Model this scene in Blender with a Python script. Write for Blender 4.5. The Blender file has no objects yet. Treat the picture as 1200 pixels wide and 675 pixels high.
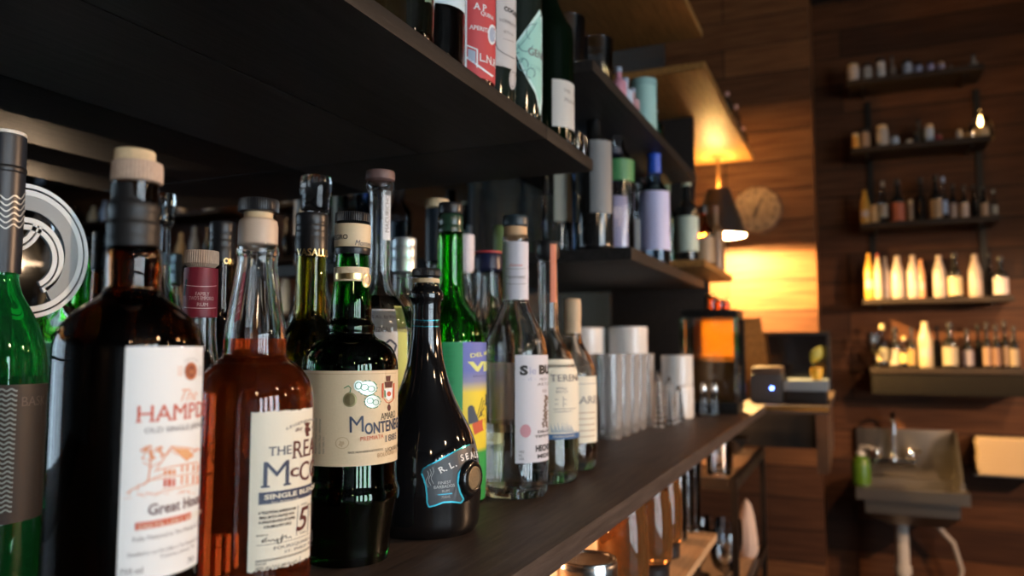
import bpy, bmesh, math, random
from math import sin, cos, tan, atan, atan2, asin, pi, radians, sqrt
from mathutils import Vector, Matrix
R = random.Random(7)
S = bpy.context.scene
COL = S.collection

# ------------------------------------------------------------------ camera
EYE = 1.40
PSI, PIT, FPX = radians(23.74), radians(4.48), 900.0
cd = bpy.data.cameras.new('camera'); cam = bpy.data.objects.new('camera', cd); COL.objects.link(cam)
cam.location = (0, 0, EYE)
cam.rotation_euler = (pi/2 + PIT, 0, PSI)
cd.sensor_width = 36; cd.lens = 36 * FPX / 1200
cd.clip_start = .02; cd.clip_end = 60
cd.dof.use_dof = True; cd.dof.focus_distance = .64; cd.dof.aperture_fstop = 4.8
S.camera = cam

# ------------------------------------------------------------------ colour management, world, lamps
S.view_settings.view_transform = 'Standard'; S.view_settings.look = 'None'
S.view_settings.gamma = 1; S.view_settings.use_curve_mapping = False
S.view_settings.exposure = 0.0
cy = S.cycles
cy.max_bounces = 14; cy.transmission_bounces = 14; cy.transparent_max_bounces = 24
cy.diffuse_bounces = 3; cy.glossy_bounces = 6
cy.sample_clamp_indirect = 4; cy.sample_clamp_direct = 0; cy.use_denoising = True
cy.caustics_reflective = False; cy.caustics_refractive = True; cy.blur_glossy = .3
W = bpy.data.worlds.new('world'); S.world = W; W.use_nodes = True
W.node_tree.nodes['Background'].inputs[0].default_value = (.45, .42, .42, 1)
W.node_tree.nodes['Background'].inputs[1].default_value = .006
WINDOW_E = 12.5          # daylight in the four tall windows assumed in the aisle wall
PENDANT_W = 1.5          # warm pendant bulbs assumed over the aisle
SCONCE_W = 130.0        # unseen amber wall lamp added across the aisle
SPOT_W = 150.0          # unseen ceiling spotlight added to brighten the sink wall
UNDER_W = 7.0           # unseen small lamps added under the counter
LAMP_W = 300.0             # the shaded lamp in the corner
def point(name, loc, col, w, r=.03):
    l = bpy.data.lights.new(name, 'POINT'); l.energy = w; l.color = col; l.shadow_soft_size = r
    o = bpy.data.objects.new(name, l); COL.objects.link(o); o.location = loc; return o

# ------------------------------------------------------------------ pixel helpers (1200 x 675 frame)
FW = Vector((-sin(PSI)*cos(PIT), cos(PSI)*cos(PIT), sin(PIT)))
RT = Vector((cos(PSI), sin(PSI), 0)); UP = RT.cross(FW)
FH = Vector((-sin(PSI), cos(PSI), 0))
def ray(px, py): return FW + RT*((px-600)/FPX) + UP*((337.5-py)/FPX)
def on(px, py, x=None, y=None, z=None):
    d = ray(px, py)
    t = x/d.x if x is not None else y/d.y if y is not None else (z-EYE)/d.z
    return Vector((0, 0, EYE)) + d*t
def spot(px, d):
    p = FH*d + RT*((px-600)/FPX*d*cos(PIT)); return p.x, p.y
def zat(py, d): return EYE + d*tan(atan((337.5-py)/FPX) + PIT)
CT = EYE - .175                       # counter top

# ------------------------------------------------------------------ materials
MATS = {}
def P(name, col, rough=.5, metal=0, trans=0, ior=1.5, emit=None, es=0, coat=0, spec=None, bump=0, bscale=80, var=0, vscale=8):
    if name in MATS: return MATS[name]
    m = bpy.data.materials.new(name); m.use_nodes = True; nt = m.node_tree; b = nt.nodes['Principled BSDF']
    b.inputs['Base Color'].default_value = (*col, 1); b.inputs['Roughness'].default_value = rough
    b.inputs['Metallic'].default_value = metal; b.inputs['Transmission Weight'].default_value = trans
    b.inputs['IOR'].default_value = ior; b.inputs['Coat Weight'].default_value = coat
    if spec is not None: b.inputs['Specular IOR Level'].default_value = spec
    if emit: b.inputs['Emission Color'].default_value = (*emit, 1); b.inputs['Emission Strength'].default_value = es
    if bump or var:
        tc = nt.nodes.new('ShaderNodeTexCoord'); n = nt.nodes.new('ShaderNodeTexNoise')
        n.inputs['Scale'].default_value = bscale; n.inputs['Detail'].default_value = 5
        nt.links.new(tc.outputs['Object'], n.inputs['Vector'])
        if bump:
            bp = nt.nodes.new('ShaderNodeBump'); bp.inputs['Strength'].default_value = bump; bp.inputs['Distance'].default_value = .001
            nt.links.new(n.outputs['Fac'], bp.inputs['Height']); nt.links.new(bp.outputs['Normal'], b.inputs['Normal'])
        if var:
            n2 = nt.nodes.new('ShaderNodeTexNoise'); n2.inputs['Scale'].default_value = vscale; n2.inputs['Detail'].default_value = 4
            nt.links.new(tc.outputs['Object'], n2.inputs['Vector'])
            mx = nt.nodes.new('ShaderNodeMix'); mx.data_type = 'RGBA'
            mx.inputs['A'].default_value = (*[c*(1-var) for c in col], 1); mx.inputs['B'].default_value = (*[min(1, c*(1+var)) for c in col], 1)
            nt.links.new(n2.outputs['Fac'], mx.inputs['Factor']); nt.links.new(mx.outputs['Result'], b.inputs['Base Color'])
    MATS[name] = m; return m
def thin(name, tint=(1, 1, 1), gl=.9, glow_mix=0):
    """thin clear glass: a fresnel share of mirror over a tinted see-through"""
    if name in MATS: return MATS[name]
    m = bpy.data.materials.new(name); m.use_nodes = True; nt = m.node_tree; nt.nodes.clear()
    o = nt.nodes.new('ShaderNodeOutputMaterial'); mx = nt.nodes.new('ShaderNodeMixShader')
    t = nt.nodes.new('ShaderNodeBsdfTransparent'); t.inputs[0].default_value = (*tint, 1)
    g = nt.nodes.new('ShaderNodeBsdfGlossy'); g.inputs['Color'].default_value = (gl, gl, gl, 1); g.inputs['Roughness'].default_value = .04
    f = nt.nodes.new('ShaderNodeFresnel'); f.inputs['IOR'].default_value = 1.6
    for a, b in ((f.outputs[0], mx.inputs[0]), (t.outputs[0], mx.inputs[1]), (g.outputs[0], mx.inputs[2]), (mx.outputs[0], o.inputs[0])): nt.links.new(a, b)
    if glow_mix:
        m2 = nt.nodes.new('ShaderNodeMixShader'); df = nt.nodes.new('ShaderNodeBsdfDiffuse'); df.inputs[0].default_value = (.8, .78, .76, 1); m2.inputs[0].default_value = glow_mix
        for a, b in ((mx.outputs[0], m2.inputs[1]), (df.outputs[0], m2.inputs[2]), (m2.outputs[0], o.inputs[0])): nt.links.new(a, b)
    MATS[name] = m; return m
def wood(name, c1, c2, axis=0, rough=.5, stretch=14, scale=9, bump=.4, spec=.3):
    """grain running along one local axis"""
    if name in MATS: return MATS[name]
    m = bpy.data.materials.new(name); m.use_nodes = True; nt = m.node_tree; b = nt.nodes['Principled BSDF']
    tc = nt.nodes.new('ShaderNodeTexCoord'); mp = nt.nodes.new('ShaderNodeMapping')
    sc = [stretch]*3; sc[axis] = 1; mp.inputs['Scale'].default_value = sc
    n = nt.nodes.new('ShaderNodeTexNoise'); n.inputs['Scale'].default_value = scale; n.inputs['Detail'].default_value = 8; n.inputs['Roughness'].default_value = .65
    r = nt.nodes.new('ShaderNodeValToRGB'); r.color_ramp.elements[0].color = (*c1, 1); r.color_ramp.elements[1].color = (*c2, 1)
    r.color_ramp.elements[0].position = .35; r.color_ramp.elements[1].position = .68
    bp = nt.nodes.new('ShaderNodeBump'); bp.inputs['Strength'].default_value = bump; bp.inputs['Distance'].default_value = .0015
    b.inputs['Roughness'].default_value = rough; b.inputs['Specular IOR Level'].default_value = spec
    for a, c in ((tc.outputs['Object'], mp.inputs[0]), (mp.outputs[0], n.inputs['Vector']), (n.outputs['Fac'], r.inputs[0]), (r.outputs[0], b.inputs['Base Color']), (n.outputs['Fac'], bp.inputs['Height']), (bp.outputs[0], b.inputs['Normal'])): nt.links.new(a, c)
    MATS[name] = m; return m
def planks(name, c1, c2, c3, h=.13, L=1.3, rough=.55):
    """wall of horizontal reclaimed boards, x along the wall and z up"""
    m = bpy.data.materials.new(name); m.use_nodes = True; nt = m.node_tree; b = nt.nodes['Principled BSDF']
    tc = nt.nodes.new('ShaderNodeTexCoord'); sp = nt.nodes.new('ShaderNodeSeparateXYZ'); cb = nt.nodes.new('ShaderNodeCombineXYZ')
    br = nt.nodes.new('ShaderNodeTexBrick'); br.offset = .37; br.offset_frequency = 2; br.squash = 1
    br.inputs['Scale'].default_value = 1; br.inputs['Brick Width'].default_value = L; br.inputs['Row Height'].default_value = h
    br.inputs['Mortar Size'].default_value = .0025; br.inputs['Bias'].default_value = 0
    br.inputs['Color1'].default_value = (*c1, 1); br.inputs['Color2'].default_value = (*c2, 1); br.inputs['Mortar'].default_value = (.004, .002, .001, 1)
    mp = nt.nodes.new('ShaderNodeMapping'); mp.inputs['Scale'].default_value = (1.2, 10, 16)
    n = nt.nodes.new('ShaderNodeTexNoise'); n.inputs['Scale'].default_value = 4; n.inputs['Detail'].default_value = 8
    mx = nt.nodes.new('ShaderNodeMix'); mx.data_type = 'RGBA'; mx.blend_type = 'MULTIPLY'; mx.inputs['Factor'].default_value = .8
    rr = nt.nodes.new('ShaderNodeValToRGB'); rr.color_ramp.elements[0].color = (*c3, 1); rr.color_ramp.elements[1].color = (1, 1, 1, 1)
    rr.color_ramp.elements[0].position = .3; rr.color_ramp.elements[1].position = .65
    bp = nt.nodes.new('ShaderNodeBump'); bp.inputs['Strength'].default_value = .5; bp.inputs['Distance'].default_value = .004
    b.inputs['Roughness'].default_value = rough; b.inputs['Specular IOR Level'].default_value = .25
    for a, c in ((tc.outputs['Object'], sp.inputs[0]), (sp.outputs['X'], cb.inputs['X']), (sp.outputs['Z'], cb.inputs['Y']), (cb.outputs[0], br.inputs['Vector']),
                 (tc.outputs['Object'], mp.inputs[0]), (mp.outputs[0], n.inputs['Vector']), (n.outputs['Fac'], rr.inputs[0]),
                 (br.outputs['Color'], mx.inputs['A']), (rr.outputs[0], mx.inputs['B']), (mx.outputs['Result'], b.inputs['Base Color']),
                 (br.outputs['Fac'], bp.inputs['Height']), (bp.outputs[0], b.inputs['Normal'])): nt.links.new(a, c)
    bp.invert = True
    MATS[name] = m; return m

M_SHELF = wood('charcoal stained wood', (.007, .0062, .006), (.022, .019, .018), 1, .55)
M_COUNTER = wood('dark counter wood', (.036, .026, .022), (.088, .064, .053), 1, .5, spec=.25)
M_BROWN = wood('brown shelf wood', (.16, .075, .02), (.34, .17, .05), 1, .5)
M_PLY = wood('light wood', (.42, .25, .13), (.60, .38, .21), 1, .5)
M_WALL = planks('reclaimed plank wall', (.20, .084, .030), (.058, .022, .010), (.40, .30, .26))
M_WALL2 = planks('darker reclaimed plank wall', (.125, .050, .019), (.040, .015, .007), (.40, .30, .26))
M_DARKWALL = P('dark painted wall', (.012, .014, .016), .35, bump=.2)
M_CEIL = P('dark ceiling', (.010, .009, .009), .8)
M_FLOOR = wood('dark floor boards', (.02, .012, .008), (.05, .03, .02), 1, .45)
M_MIRROR = P('smoked mirror', (.40, .46, .50), .015, 1)
M_BLACKCAP = P('black plastic', (.012, .012, .014), .35, bump=.05)
M_BLACKMET = P('black metal', (.010, .010, .010), .4, .3)
M_STEEL = P('stainless steel', (.30, .28, .26), .34, 1, bump=.05, bscale=200)
M_CHROME = P('chrome', (.8, .8, .8), .08, 1)
M_TANWOOD = P('tan stopper wood', (.66, .48, .28), .6, bump=.2, var=.2, vscale=300)
M_PINKTAN = P('pinkish cork', (.52, .36, .26), .65, bump=.3, var=.2, vscale=400)
M_PAPER = P('white label paper', (.84, .84, .82), .6, bump=.06, bscale=900)
M_CREAM = P('cream label paper', (.80, .73, .58), .6, bump=.1, bscale=900)
M_KRAFT = P('tan label paper', (.76, .58, .36), .55, bump=.1, bscale=1200, var=.06, vscale=700)
M_RED = P('red ink', (.62, .10, .04), .6); M_ORANGE = P('orange ink', (.75, .28, .10), .6)
M_INK = P('black ink', (.02, .018, .018), .6); M_GREYINK = P('grey ink', (.16, .14, .14), .6)
M_BLUEINK = P('slate blue ink', (.035, .045, .085), .5); M_BROWNINK = P('dark brown ink', (.10, .02, .015), .6)
M_WHITEINK = P('white ink', (.85, .85, .83), .6); M_GOLD = P('gold foil', (.80, .60, .28), .3, 1)
M_SILVER = P('silver foil', (.70, .76, .68), .42, .5); M_GREENINK = P('green ink', (.02, .22, .08), .5)
M_TEALINK = P('teal foil', (.02, .35, .45), .25, .6)
M_CLEAR = P('clear glass', (.97, .98, .98), .0, trans=1, ior=1.5)
M_WATER = P('clear spirit', (.97, .96, .93), .0, trans=1, ior=1.34)
M_THIN = thin('thin clear glass', (.93, .94, .95))
M_GLOWGLASS = thin('glass with painted glow', (.93, .92, .92), glow_mix=.2)  # diffuse share imitates the bright reflections in the highball glasses

# ------------------------------------------------------------------ object helpers
def mk(name, bm, mats, parent=None, sharp=35, smooth=True, recalc=True):
    if recalc: bmesh.ops.recalc_face_normals(bm, faces=bm.faces)
    if smooth:
        for f in bm.faces: f.smooth = True
        for e in bm.edges:
            if len(e.link_faces) == 2 and e.calc_face_angle(0) > radians(sharp): e.smooth = False
    me = bpy.data.meshes.new(name); bm.to_mesh(me); bm.free()
    for m in (mats if isinstance(mats, (list, tuple)) else [mats]): me.materials.append(m)
    o = bpy.data.objects.new(name, me); COL.objects.link(o)
    if parent: o.parent = parent
    return o
def root(name, loc, label, cat, group=None, rz=0):
    o = bpy.data.objects.new(name, None); COL.objects.link(o); o.location = loc; o.rotation_euler.z = rz
    o.empty_display_size = .02
    return tag(o, label, cat, group)
def tag(o, label, cat, group=None):
    o['label'] = label; o['category'] = cat
    if group: o['group'] = group
    return o
def struct(o): o['kind'] = 'structure'; return o
def box(bm, x0, x1, y0, y1, z0, z1, mi=0, bev=0):
    r = bmesh.ops.create_cube(bm, size=1)
    for v in r['verts']: v.co = Vector((x0+(v.co.x+.5)*(x1-x0), y0+(v.co.y+.5)*(y1-y0), z0+(v.co.z+.5)*(z1-z0)))
    fs = {f for v in r['verts'] for f in v.link_faces}
    for f in fs: f.material_index = mi
    if bev:
        es = {e for v in r['verts'] for e in v.link_edges}
        bmesh.ops.bevel(bm, geom=list(es), offset=bev, segments=2, profile=.7, affect='EDGES')
def chaikin(pts, n=2):
    for _ in range(n):
        q = [pts[0]]
        for a, b in zip(pts, pts[1:]):
            if (a[0]-b[0])**2 + (a[1]-b[1])**2 < 1e-12: q.append(a); continue
            q.append((a[0]*.75+b[0]*.25, a[1]*.75+b[1]*.25)); q.append((a[0]*.25+b[0]*.75, a[1]*.25+b[1]*.75))
        q.append(pts[-1]); pts = q
    out = [pts[0]]
    for p in pts[1:]:
        if (p[0]-out[-1][0])**2 + (p[1]-out[-1][1])**2 > 1e-10: out.append(p)
    return out
def lathe(bm, prof, seg=48, ribs=0, amp=0, mi=0, zr=None, c=(0, 0, 0)):
    rings = []
    for r, z in prof:
        if r < 1e-6: rings.append([bm.verts.new((c[0], c[1], c[2]+z))]); continue
        ring = []
        for k in range(seg):
            rr = r
            if ribs and (zr is None or zr[0] <= z <= zr[1]) and (k*ribs*2//seg) % 2: rr = r*(1-amp)
            a = 2*pi*k/seg; ring.append(bm.verts.new((c[0]+rr*cos(a), c[1]+rr*sin(a), c[2]+z)))
        rings.append(ring)
    for A, B in zip(rings, rings[1:]):
        if len(A) == 1 and len(B) == 1: continue
        for k in range(seg):
            j = (k+1) % seg
            if len(A) == 1: f = bm.faces.new((A[0], B[j], B[k]))
            elif len(B) == 1: f = bm.faces.new((A[k], A[j], B[0]))
            else: f = bm.faces.new((A[k], A[j], B[j], B[k]))
            f.material_index = mi
    return rings
def tube(bm, pts, r, seg=8, mi=0):
    pts = [Vector(p) for p in pts]; rings = []
    for i, p in enumerate(pts):
        t = (pts[min(i+1, len(pts)-1)] - pts[max(i-1, 0)]).normalized()
        a = t.cross(Vector((0, 0, 1)) if abs(t.z) < .9 else Vector((1, 0, 0))).normalized(); b = t.cross(a)
        rr = r[i] if isinstance(r, (list, tuple)) else r
        rings.append([bm.verts.new(p + a*rr*cos(2*pi*k/seg) + b*rr*sin(2*pi*k/seg)) for k in range(seg)])
    for A, B in zip(rings, rings[1:]):
        for k in range(seg): bm.faces.new((A[k], A[(k+1) % seg], B[(k+1) % seg], B[k])).material_index = mi
    bm.faces.new(rings[0]); bm.faces.new(rings[-1])

# ------------------------------------------------------------------ lettering
_fc = {}
def glyphs(text, serif=False, shear=0, bold=0):
    """flat lettering: vertices and faces with cap height 1, starting at x = 0"""
    key = (text, serif, shear, bold)
    if key in _fc: return _fc[key]
    cu = bpy.data.curves.new('t', 'FONT'); cu.body = text; cu.size = 1; cu.resolution_u = 3; cu.shear = shear; cu.offset = bold
    o = bpy.data.objects.new('t', cu); COL.objects.link(o)
    dg = bpy.context.evaluated_depsgraph_get(); me = bpy.data.meshes.new_from_object(o.evaluated_get(dg))
    bpy.data.objects.remove(o); bpy.data.curves.remove(cu)
    vs = [(v.co.x, v.co.y) for v in me.vertices]; fs = [tuple(p.vertices) for p in me.polygons]
    cnt = {}
    for f in fs:
        for i in range(len(f)):
            e = tuple(sorted((f[i], f[(i+1) % len(f)]))); cnt[e] = cnt.get(e, 0)+1
    bpy.data.meshes.remove(me)
    cap = .729
    if serif:
        for (a, b), c in list(cnt.items()):
            if c != 1: continue
            (x0, y0), (x1, y1) = vs[a], vs[b]
            if abs(y0-y1) > .002: continue
            w = abs(x1-x0)
            if .03 < w < .22 and (abs(y0) < .02 or abs(y0-cap) < .03 or abs(y0-.547) < .02):
                s = .055 if y0 < .05 else -.055; l, r = min(x0, x1)-.055, max(x0, x1)+.055
                n = len(vs); vs += [(l, y0), (r, y0), (r, y0+s), (l, y0+s)]; fs.append((n, n+1, n+2, n+3))
    if vs:
        m0 = min(v[0] for v in vs); vs = [((x-m0)/cap, y/cap) for x, y in vs]
    _fc[key] = (vs, fs); return vs, fs
def text_width(t, **k):
    vs, _ = glyphs(t, **k); return max(v[0] for v in vs) if vs else 0

class Bottle:
    """a bottle standing at pixel column c and camera depth d; its shapes are given as (half width, height) read off the photo"""
    def __init__(s, name, c, d, rpx, label, cat='bottle', group=None, base=CT, xy=None):
        s.c, s.d, s.rpx, s.base = c, d, rpx, base
        x, y = xy if xy else spot(c, d); s.x, s.y = x, y
        s.k = d*cos(PIT)/FPX*cos(atan((c-600)/FPX)); s.r = rpx*s.k; s.D = math.hypot(x, y)
        s.o = root(name, (x, y, base), label, cat, group); s.az = atan2(-y, -x); s.inks = {}; s.surf = None
    def z(s, py, rel=None): return zat(py, s.d - (0 if rel is None else s.r*cos(rel))) - s.base
    def prof(s, pts, n=2): return chaikin([(r*s.k, (s.z(y) if y is not None else 0)) for r, y in pts], n)
    def glass(s, pts, mat, baser=None, wall=.003, liquid=None, fill=None, seg=72, name='glass_body', thinwall=False, ry=None):
        """pts run from the lip down to the last point above the base"""
        br = (baser if baser is not None else pts[-1][0]-3)*s.k
        low = [(0, .004), (br*.55, .003), (br, 0), (br, 0)]
        p = [(r*s.k, s.z(y)) for r, y in reversed(pts)]
        out = chaikin(low + [(p[0][0], .008)] + p, 2)
        s.surf = out
        bm = bmesh.new()
        if thinwall: lathe(bm, out, seg); mk(name, bm, mat, s.o, recalc=True)
        else:
            inn = [(max(r-wall, .002), max(z, .008)) for r, z in out if z > .006 and r > .004]
            lathe(bm, out + list(reversed(inn)) + [(0, .009)], seg); g = mk(name, bm, mat, s.o)
            if liquid:
                zf = s.z(fill); bm = bmesh.new()
                lp = [(0, .0087)] + [(r+.0004, z-.0003) for r, z in inn if z < zf]
                rl = lp[-1][0]; lp += [(rl, zf), (0, zf)]
                lathe(bm, lp, seg); mk('liquid', bm, liquid, s.o)
        return s
    def solid(s, name, pts, mat, seg=64, ribs=0, amp=.03, zr=None, top=True, bot=True, c=None, n=1, parent=None):
        p = [(r*s.k, s.z(y)) for r, y in pts]
        p = ([(0, p[0][1])] if top else []) + [q for q in p] + ([(0, p[-1][1])] if bot else [])
        p = [p[0]] + [q for q in p[1:]]
        q = []
        for i, a in enumerate(p):
            q.append(a)
        bm = bmesh.new(); off = (0, 0, 0)
        if c is not None: off = (RT.x*(c-s.c)*s.k, RT.y*(c-s.c)*s.k, 0)
        lathe(bm, list(reversed(chaikin(q, n))), seg, ribs, amp, zr=zr, c=off)
        return mk(name, bm, mat, parent or s.o)
    # ---- things printed on the round side
    def rad(s, z):
        pf = s.surf
        if pf is None: return s.r
        for (r0, z0), (r1, z1) in zip(pf, pf[1:]):
            if z0 <= z <= z1 and z1 > z0: return r0 + (r1-r0)*(z-z0)/(z1-z0)
        return s.r
    def ang(s, px, r=None):
        dl = atan((px-600)/FPX) - atan((s.c-600)/FPX)
        return asin(max(-.995, min(.995, s.D*sin(dl)/((r or s.rpx)*s.k)))) - dl
    def pt(s, rel, z, off, r=None):
        rr = (s.rad(z) if r is None else r) + off; a = s.az + rel; return Vector((rr*cos(a), rr*sin(a), z))
    def label(s, px0, y0, y1, mat, px1=None, a1=None, rpx=None, off=.0003, name='label', nx=36, nz=6, shape=None, parent=None, zs=None, a0=None):
        a0 = s.ang(px0, rpx) if a0 is None else radians(a0); a1 = s.ang(px1, rpx) if px1 is not None else radians(a1)
        zt, zb = (s.z(y0, a0), s.z(y1, a0)) if zs is None else zs
        rr = rpx*s.k if rpx else None
        bm = bmesh.new(); g = []
        for i in range(nx+1):
            t = i/nx; row = []
            for j in range(nz+1):
                u = j/nz; lo, hi = zb, zt
                if shape: lo, hi = zb + (zt-zb)*shape(t)[0], zb + (zt-zb)*shape(t)[1]
                row.append(bm.verts.new(s.pt(a0+(a1-a0)*t, lo+(hi-lo)*u, off, rr)))
            g.append(row)
        for i in range(nx):
            for j in range(nz): bm.faces.new((g[i][j], g[i+1][j], g[i+1][j+1], g[i][j+1]))
        s.cur = mk(name, bm, mat, parent or s.o, recalc=False); return s.cur
    def _ink(s, mat): return s.inks.setdefault((mat.name, getattr(s, 'cur', None)), (mat, []))[1]
    def text(s, t, px, py, h, mat, upto=None, px1=None, serif=False, shear=0, bold=0, rot=0, rpx=None, xs=1, off=.0007, arc=0):
        """h: cap height in pixels; upto/px1 stretch the part of the word that ends at px1"""
        rr = rpx*s.k if rpx else None
        a0 = s.ang(px, rpx); r = rr or s.r
        z0 = s.z(py, a0); hz = s.z(py-h, a0) - z0
        vs, fs = glyphs(t, serif, shear, bold)
        if not vs: return
        sx = hz*xs
        if px1 is not None:
            sx = r*(s.ang(px1, rpx)-a0)/max(.1, text_width(upto or t, serif=serif, shear=shear, bold=bold))
        W_ = max(v[0] for v in vs)*sx; cr, sr = cos(radians(rot)), sin(radians(rot))
        bm = bmesh.new(); bv = []
        for x, y in vs:
            X, Z = x*sx, y*hz
            if arc: Z += arc*hz*(1-(2*X/W_-1)**2)
            X, Z = X*cr - Z*sr, X*sr + Z*cr
            bv.append(bm.verts.new((X, Z, 0)))
        for f in fs:
            try: bm.faces.new([bv[i] for i in f])
            except ValueError: pass
        lim = max(.0025, r*.10)
        bmesh.ops.triangulate(bm, faces=bm.faces[:])
        for _ in range(4):
            es = [e for e in bm.edges if abs(e.verts[0].co.x-e.verts[1].co.x) > lim]
            if not es: break
            bmesh.ops.subdivide_edges(bm, edges=es, cuts=1); bmesh.ops.triangulate(bm, faces=[f for f in bm.faces if len(f.verts) > 3])
        L = s._ink(mat); bm.verts.ensure_lookup_table(); bm.verts.index_update()
        L.append(([s.pt(a0 + v.co.x/r, z0 + v.co.y, off, rr) for v in bm.verts], [tuple(v.index for v in f.verts) for f in bm.faces])); bm.free()
    def poly(s, pts, mat, off=.0006, rpx=None, zc=None):
        """filled outline given in pixels, mapped onto the round side"""
        bm = bmesh.new(); vv = [bm.verts.new((x, y, 0)) for x, y in pts]
        f = bm.faces.new(vv); bmesh.ops.triangulate(bm, faces=[f])
        for _ in range(6):
            es = [e for e in bm.edges if abs(e.verts[0].co.x-e.verts[1].co.x) > .12*(rpx or s.rpx)]
            if es: bmesh.ops.subdivide_edges(bm, edges=es, cuts=1); bmesh.ops.triangulate(bm, faces=[f for f in bm.faces if len(f.verts) > 3])
        rr = rpx*s.k if rpx else None; L = s._ink(mat); bm.verts.index_update(); vs = []
        for v in bm.verts:
            a = s.ang(v.co.x, rpx); vs.append(s.pt(a, s.z(v.co.y, a), off, rr))
        L.append((vs, [tuple(v.index for v in f.verts) for f in bm.faces])); bm.free()
    def disc(s, px, py, rx, ry, mat, off=.0006, n=20, r0=0, rpx=None, jag=0):
        if r0:
            for i in range(n):
                a, b = 2*pi*i/n, 2*pi*(i+1)/n
                s.poly([(px+rx*cos(a), py+ry*sin(a)), (px+rx*cos(b), py+ry*sin(b)), (px+rx*r0*cos(b), py+ry*r0*sin(b)), (px+rx*r0*cos(a), py+ry*r0*sin(a))], mat, off, rpx)
        else: s.poly([(px+rx*(1-jag*(i % 2))*cos(2*pi*i/n), py+ry*(1-jag*(i % 2))*sin(2*pi*i/n)) for i in range(n)], mat, off, rpx)
    def line(s, pts, w, mat, off=.0006, rpx=None):
        for (x0, y0), (x1, y1) in zip(pts, pts[1:]):
            l = max(.01, math.hypot(x1-x0, y1-y0)); nx, ny = -(y1-y0)/l*w/2, (x1-x0)/l*w/2
            s.poly([(x0+nx, y0+ny), (x1+nx, y1+ny), (x1-nx, y1-ny), (x0-nx, y0-ny)], mat, off, rpx)
    def hline(s, px0, py, px1, w, mat, off=.0006, slope=None):
        """a rule at constant height round the bottle"""
        a0, a1 = s.ang(px0), s.ang(px1); z = s.z(py, a0); hw = w*s.k/2; L = s._ink(mat); n = 14; vs = []; fs = []
        for i in range(n+1):
            a = a0+(a1-a0)*i/n; vs += [s.pt(a, z-hw, off), s.pt(a, z+hw, off)]
            if i: fs.append((2*i-2, 2*i, 2*i+1, 2*i-1))
        L.append((vs, fs))
    def done(s):
        for (mn, lab), (mat, L) in s.inks.items():
            vs, fs = [], []
            for v, f in L:
                n = len(vs); vs += v; fs += [tuple(i+n for i in q) for q in f]
            me = bpy.data.meshes.new('lettering'); me.from_pydata([tuple(v) for v in vs], [], fs); me.materials.append(mat)
            o = bpy.data.objects.new('lettering', me); COL.objects.link(o); o.parent = lab or s.o
        return s

# ================================================================== THE SETTING
XM = -.74                              # mirror wall
def bx(name, mats, *a, parent=None, bev=0, **k):
    bm = bmesh.new(); box(bm, *a, bev=bev); return mk(name, bm, mats, parent, **k)
struct(bx('floor', M_FLOOR, -.9, 4.2, -3.2, 4.3, -.1, 0))
struct(bx('ceiling', M_CEIL, -.9, 4.2, -3.2, 4.3, 3.0, 3.1))
struct(bx('wall_left', M_DARKWALL, -.9, XM-.012, -3.2, 4.3, 0, 3.0))
struct(bx('wall_back', M_DARKWALL, -.9, 4.2, -3.3, -3.2, 0, 3.0))
WY, WY2, CX = 3.75, 3.45, on(955, 250, y=3.45).x
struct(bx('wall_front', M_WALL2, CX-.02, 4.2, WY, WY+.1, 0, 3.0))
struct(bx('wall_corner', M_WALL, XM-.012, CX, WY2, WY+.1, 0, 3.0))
# aisle wall with four tall windows, assumed from reflections in the bottles
wy = [(-2.9, -2.3), (-2.0, -1.4), (-1.1, -.5), (-.2, .4)]
bm = bmesh.new(); e = -3.2
for a, b in wy + [(4.3, 4.4)]:
    box(bm, 4.0, 4.2, e, a, 0, 3.0); e = b
for a, b in wy: box(bm, 4.0, 4.2, a, b, 0, .02); box(bm, 4.0, 4.2, a, b, 2.6, 3.0)
struct(mk('wall_right', bm, M_DARKWALL, smooth=False))
M_SKY = P('bright daylight pane', (.8, .8, .8), .3, emit=(.74, .88, 1.0), es=WINDOW_E)
for i, (a, b) in enumerate(wy):
    w = struct(bx('window_%d' % (i+1), M_SKY, 4.1, 4.12, a, b, .02, 2.6))
    bm = bmesh.new(); box(bm, 4.05, 4.1, a, b, .02, .05); box(bm, 4.05, 4.1, a, b, 2.54, 2.6)
    box(bm, 4.05, 4.1, a, a+.05, .02, 2.6); box(bm, 4.05, 4.1, b-.05, b, .02, 2.6); box(bm, 4.05, 4.1, a, b, 1.38, 1.42)
    mk('window_frame', bm, M_BLACKMET, w, smooth=False)

# the mirror, its edge strip and the etched emblem
YS = XM*tan(atan((549-600)/FPX)-PSI)**-1
mr = root('wall_mirror', (XM, 0, EYE), 'large smoked mirror on the wall behind the row of bottles', 'mirror')
bx('mirror_glass', M_MIRROR, -.012, 0, -.9, YS-.006, -.175, .95, parent=mr)
bx('edge_strip', P('mirror edge', (.25, .36, .40), .3, .6), -.012, .003, YS-.006, YS+.008, -.175, .262, parent=mr)
struct(bx('trim_1', P('teal grey wall panel', (.030, .045, .052), .25, bump=.05), XM-.012, XM-.002, YS+.009, 3.44, CT, 2.9))
M_ETCH = P('etched frost', (.80, .86, .88), .7)
def etched(name, spec, mat):
    bm = bmesh.new()
    for (cy, cz, r0, r1, t0, t1) in spec:
        n = 48; prev = None
        for i in range(n+1):
            t = radians(t0+(t1-t0)*i/n)
            q = [bm.verts.new((h, cy+r*cos(t), cz+r*sin(t))) for h in (0, .0012) for r in (r0, r1)]
            if prev:
                for a, b in ((0, 1), (1, 3), (3, 2), (2, 0)): bm.faces.new((prev[a], prev[b], q[b], q[a]))
            else: bm.faces.new((q[0], q[1], q[3], q[2]))
            prev = q
        bm.faces.new((prev[0], prev[1], prev[3], prev[2]))
    return mk(name, bm, mat, em)
ec = on(30, 294, x=XM)
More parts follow.
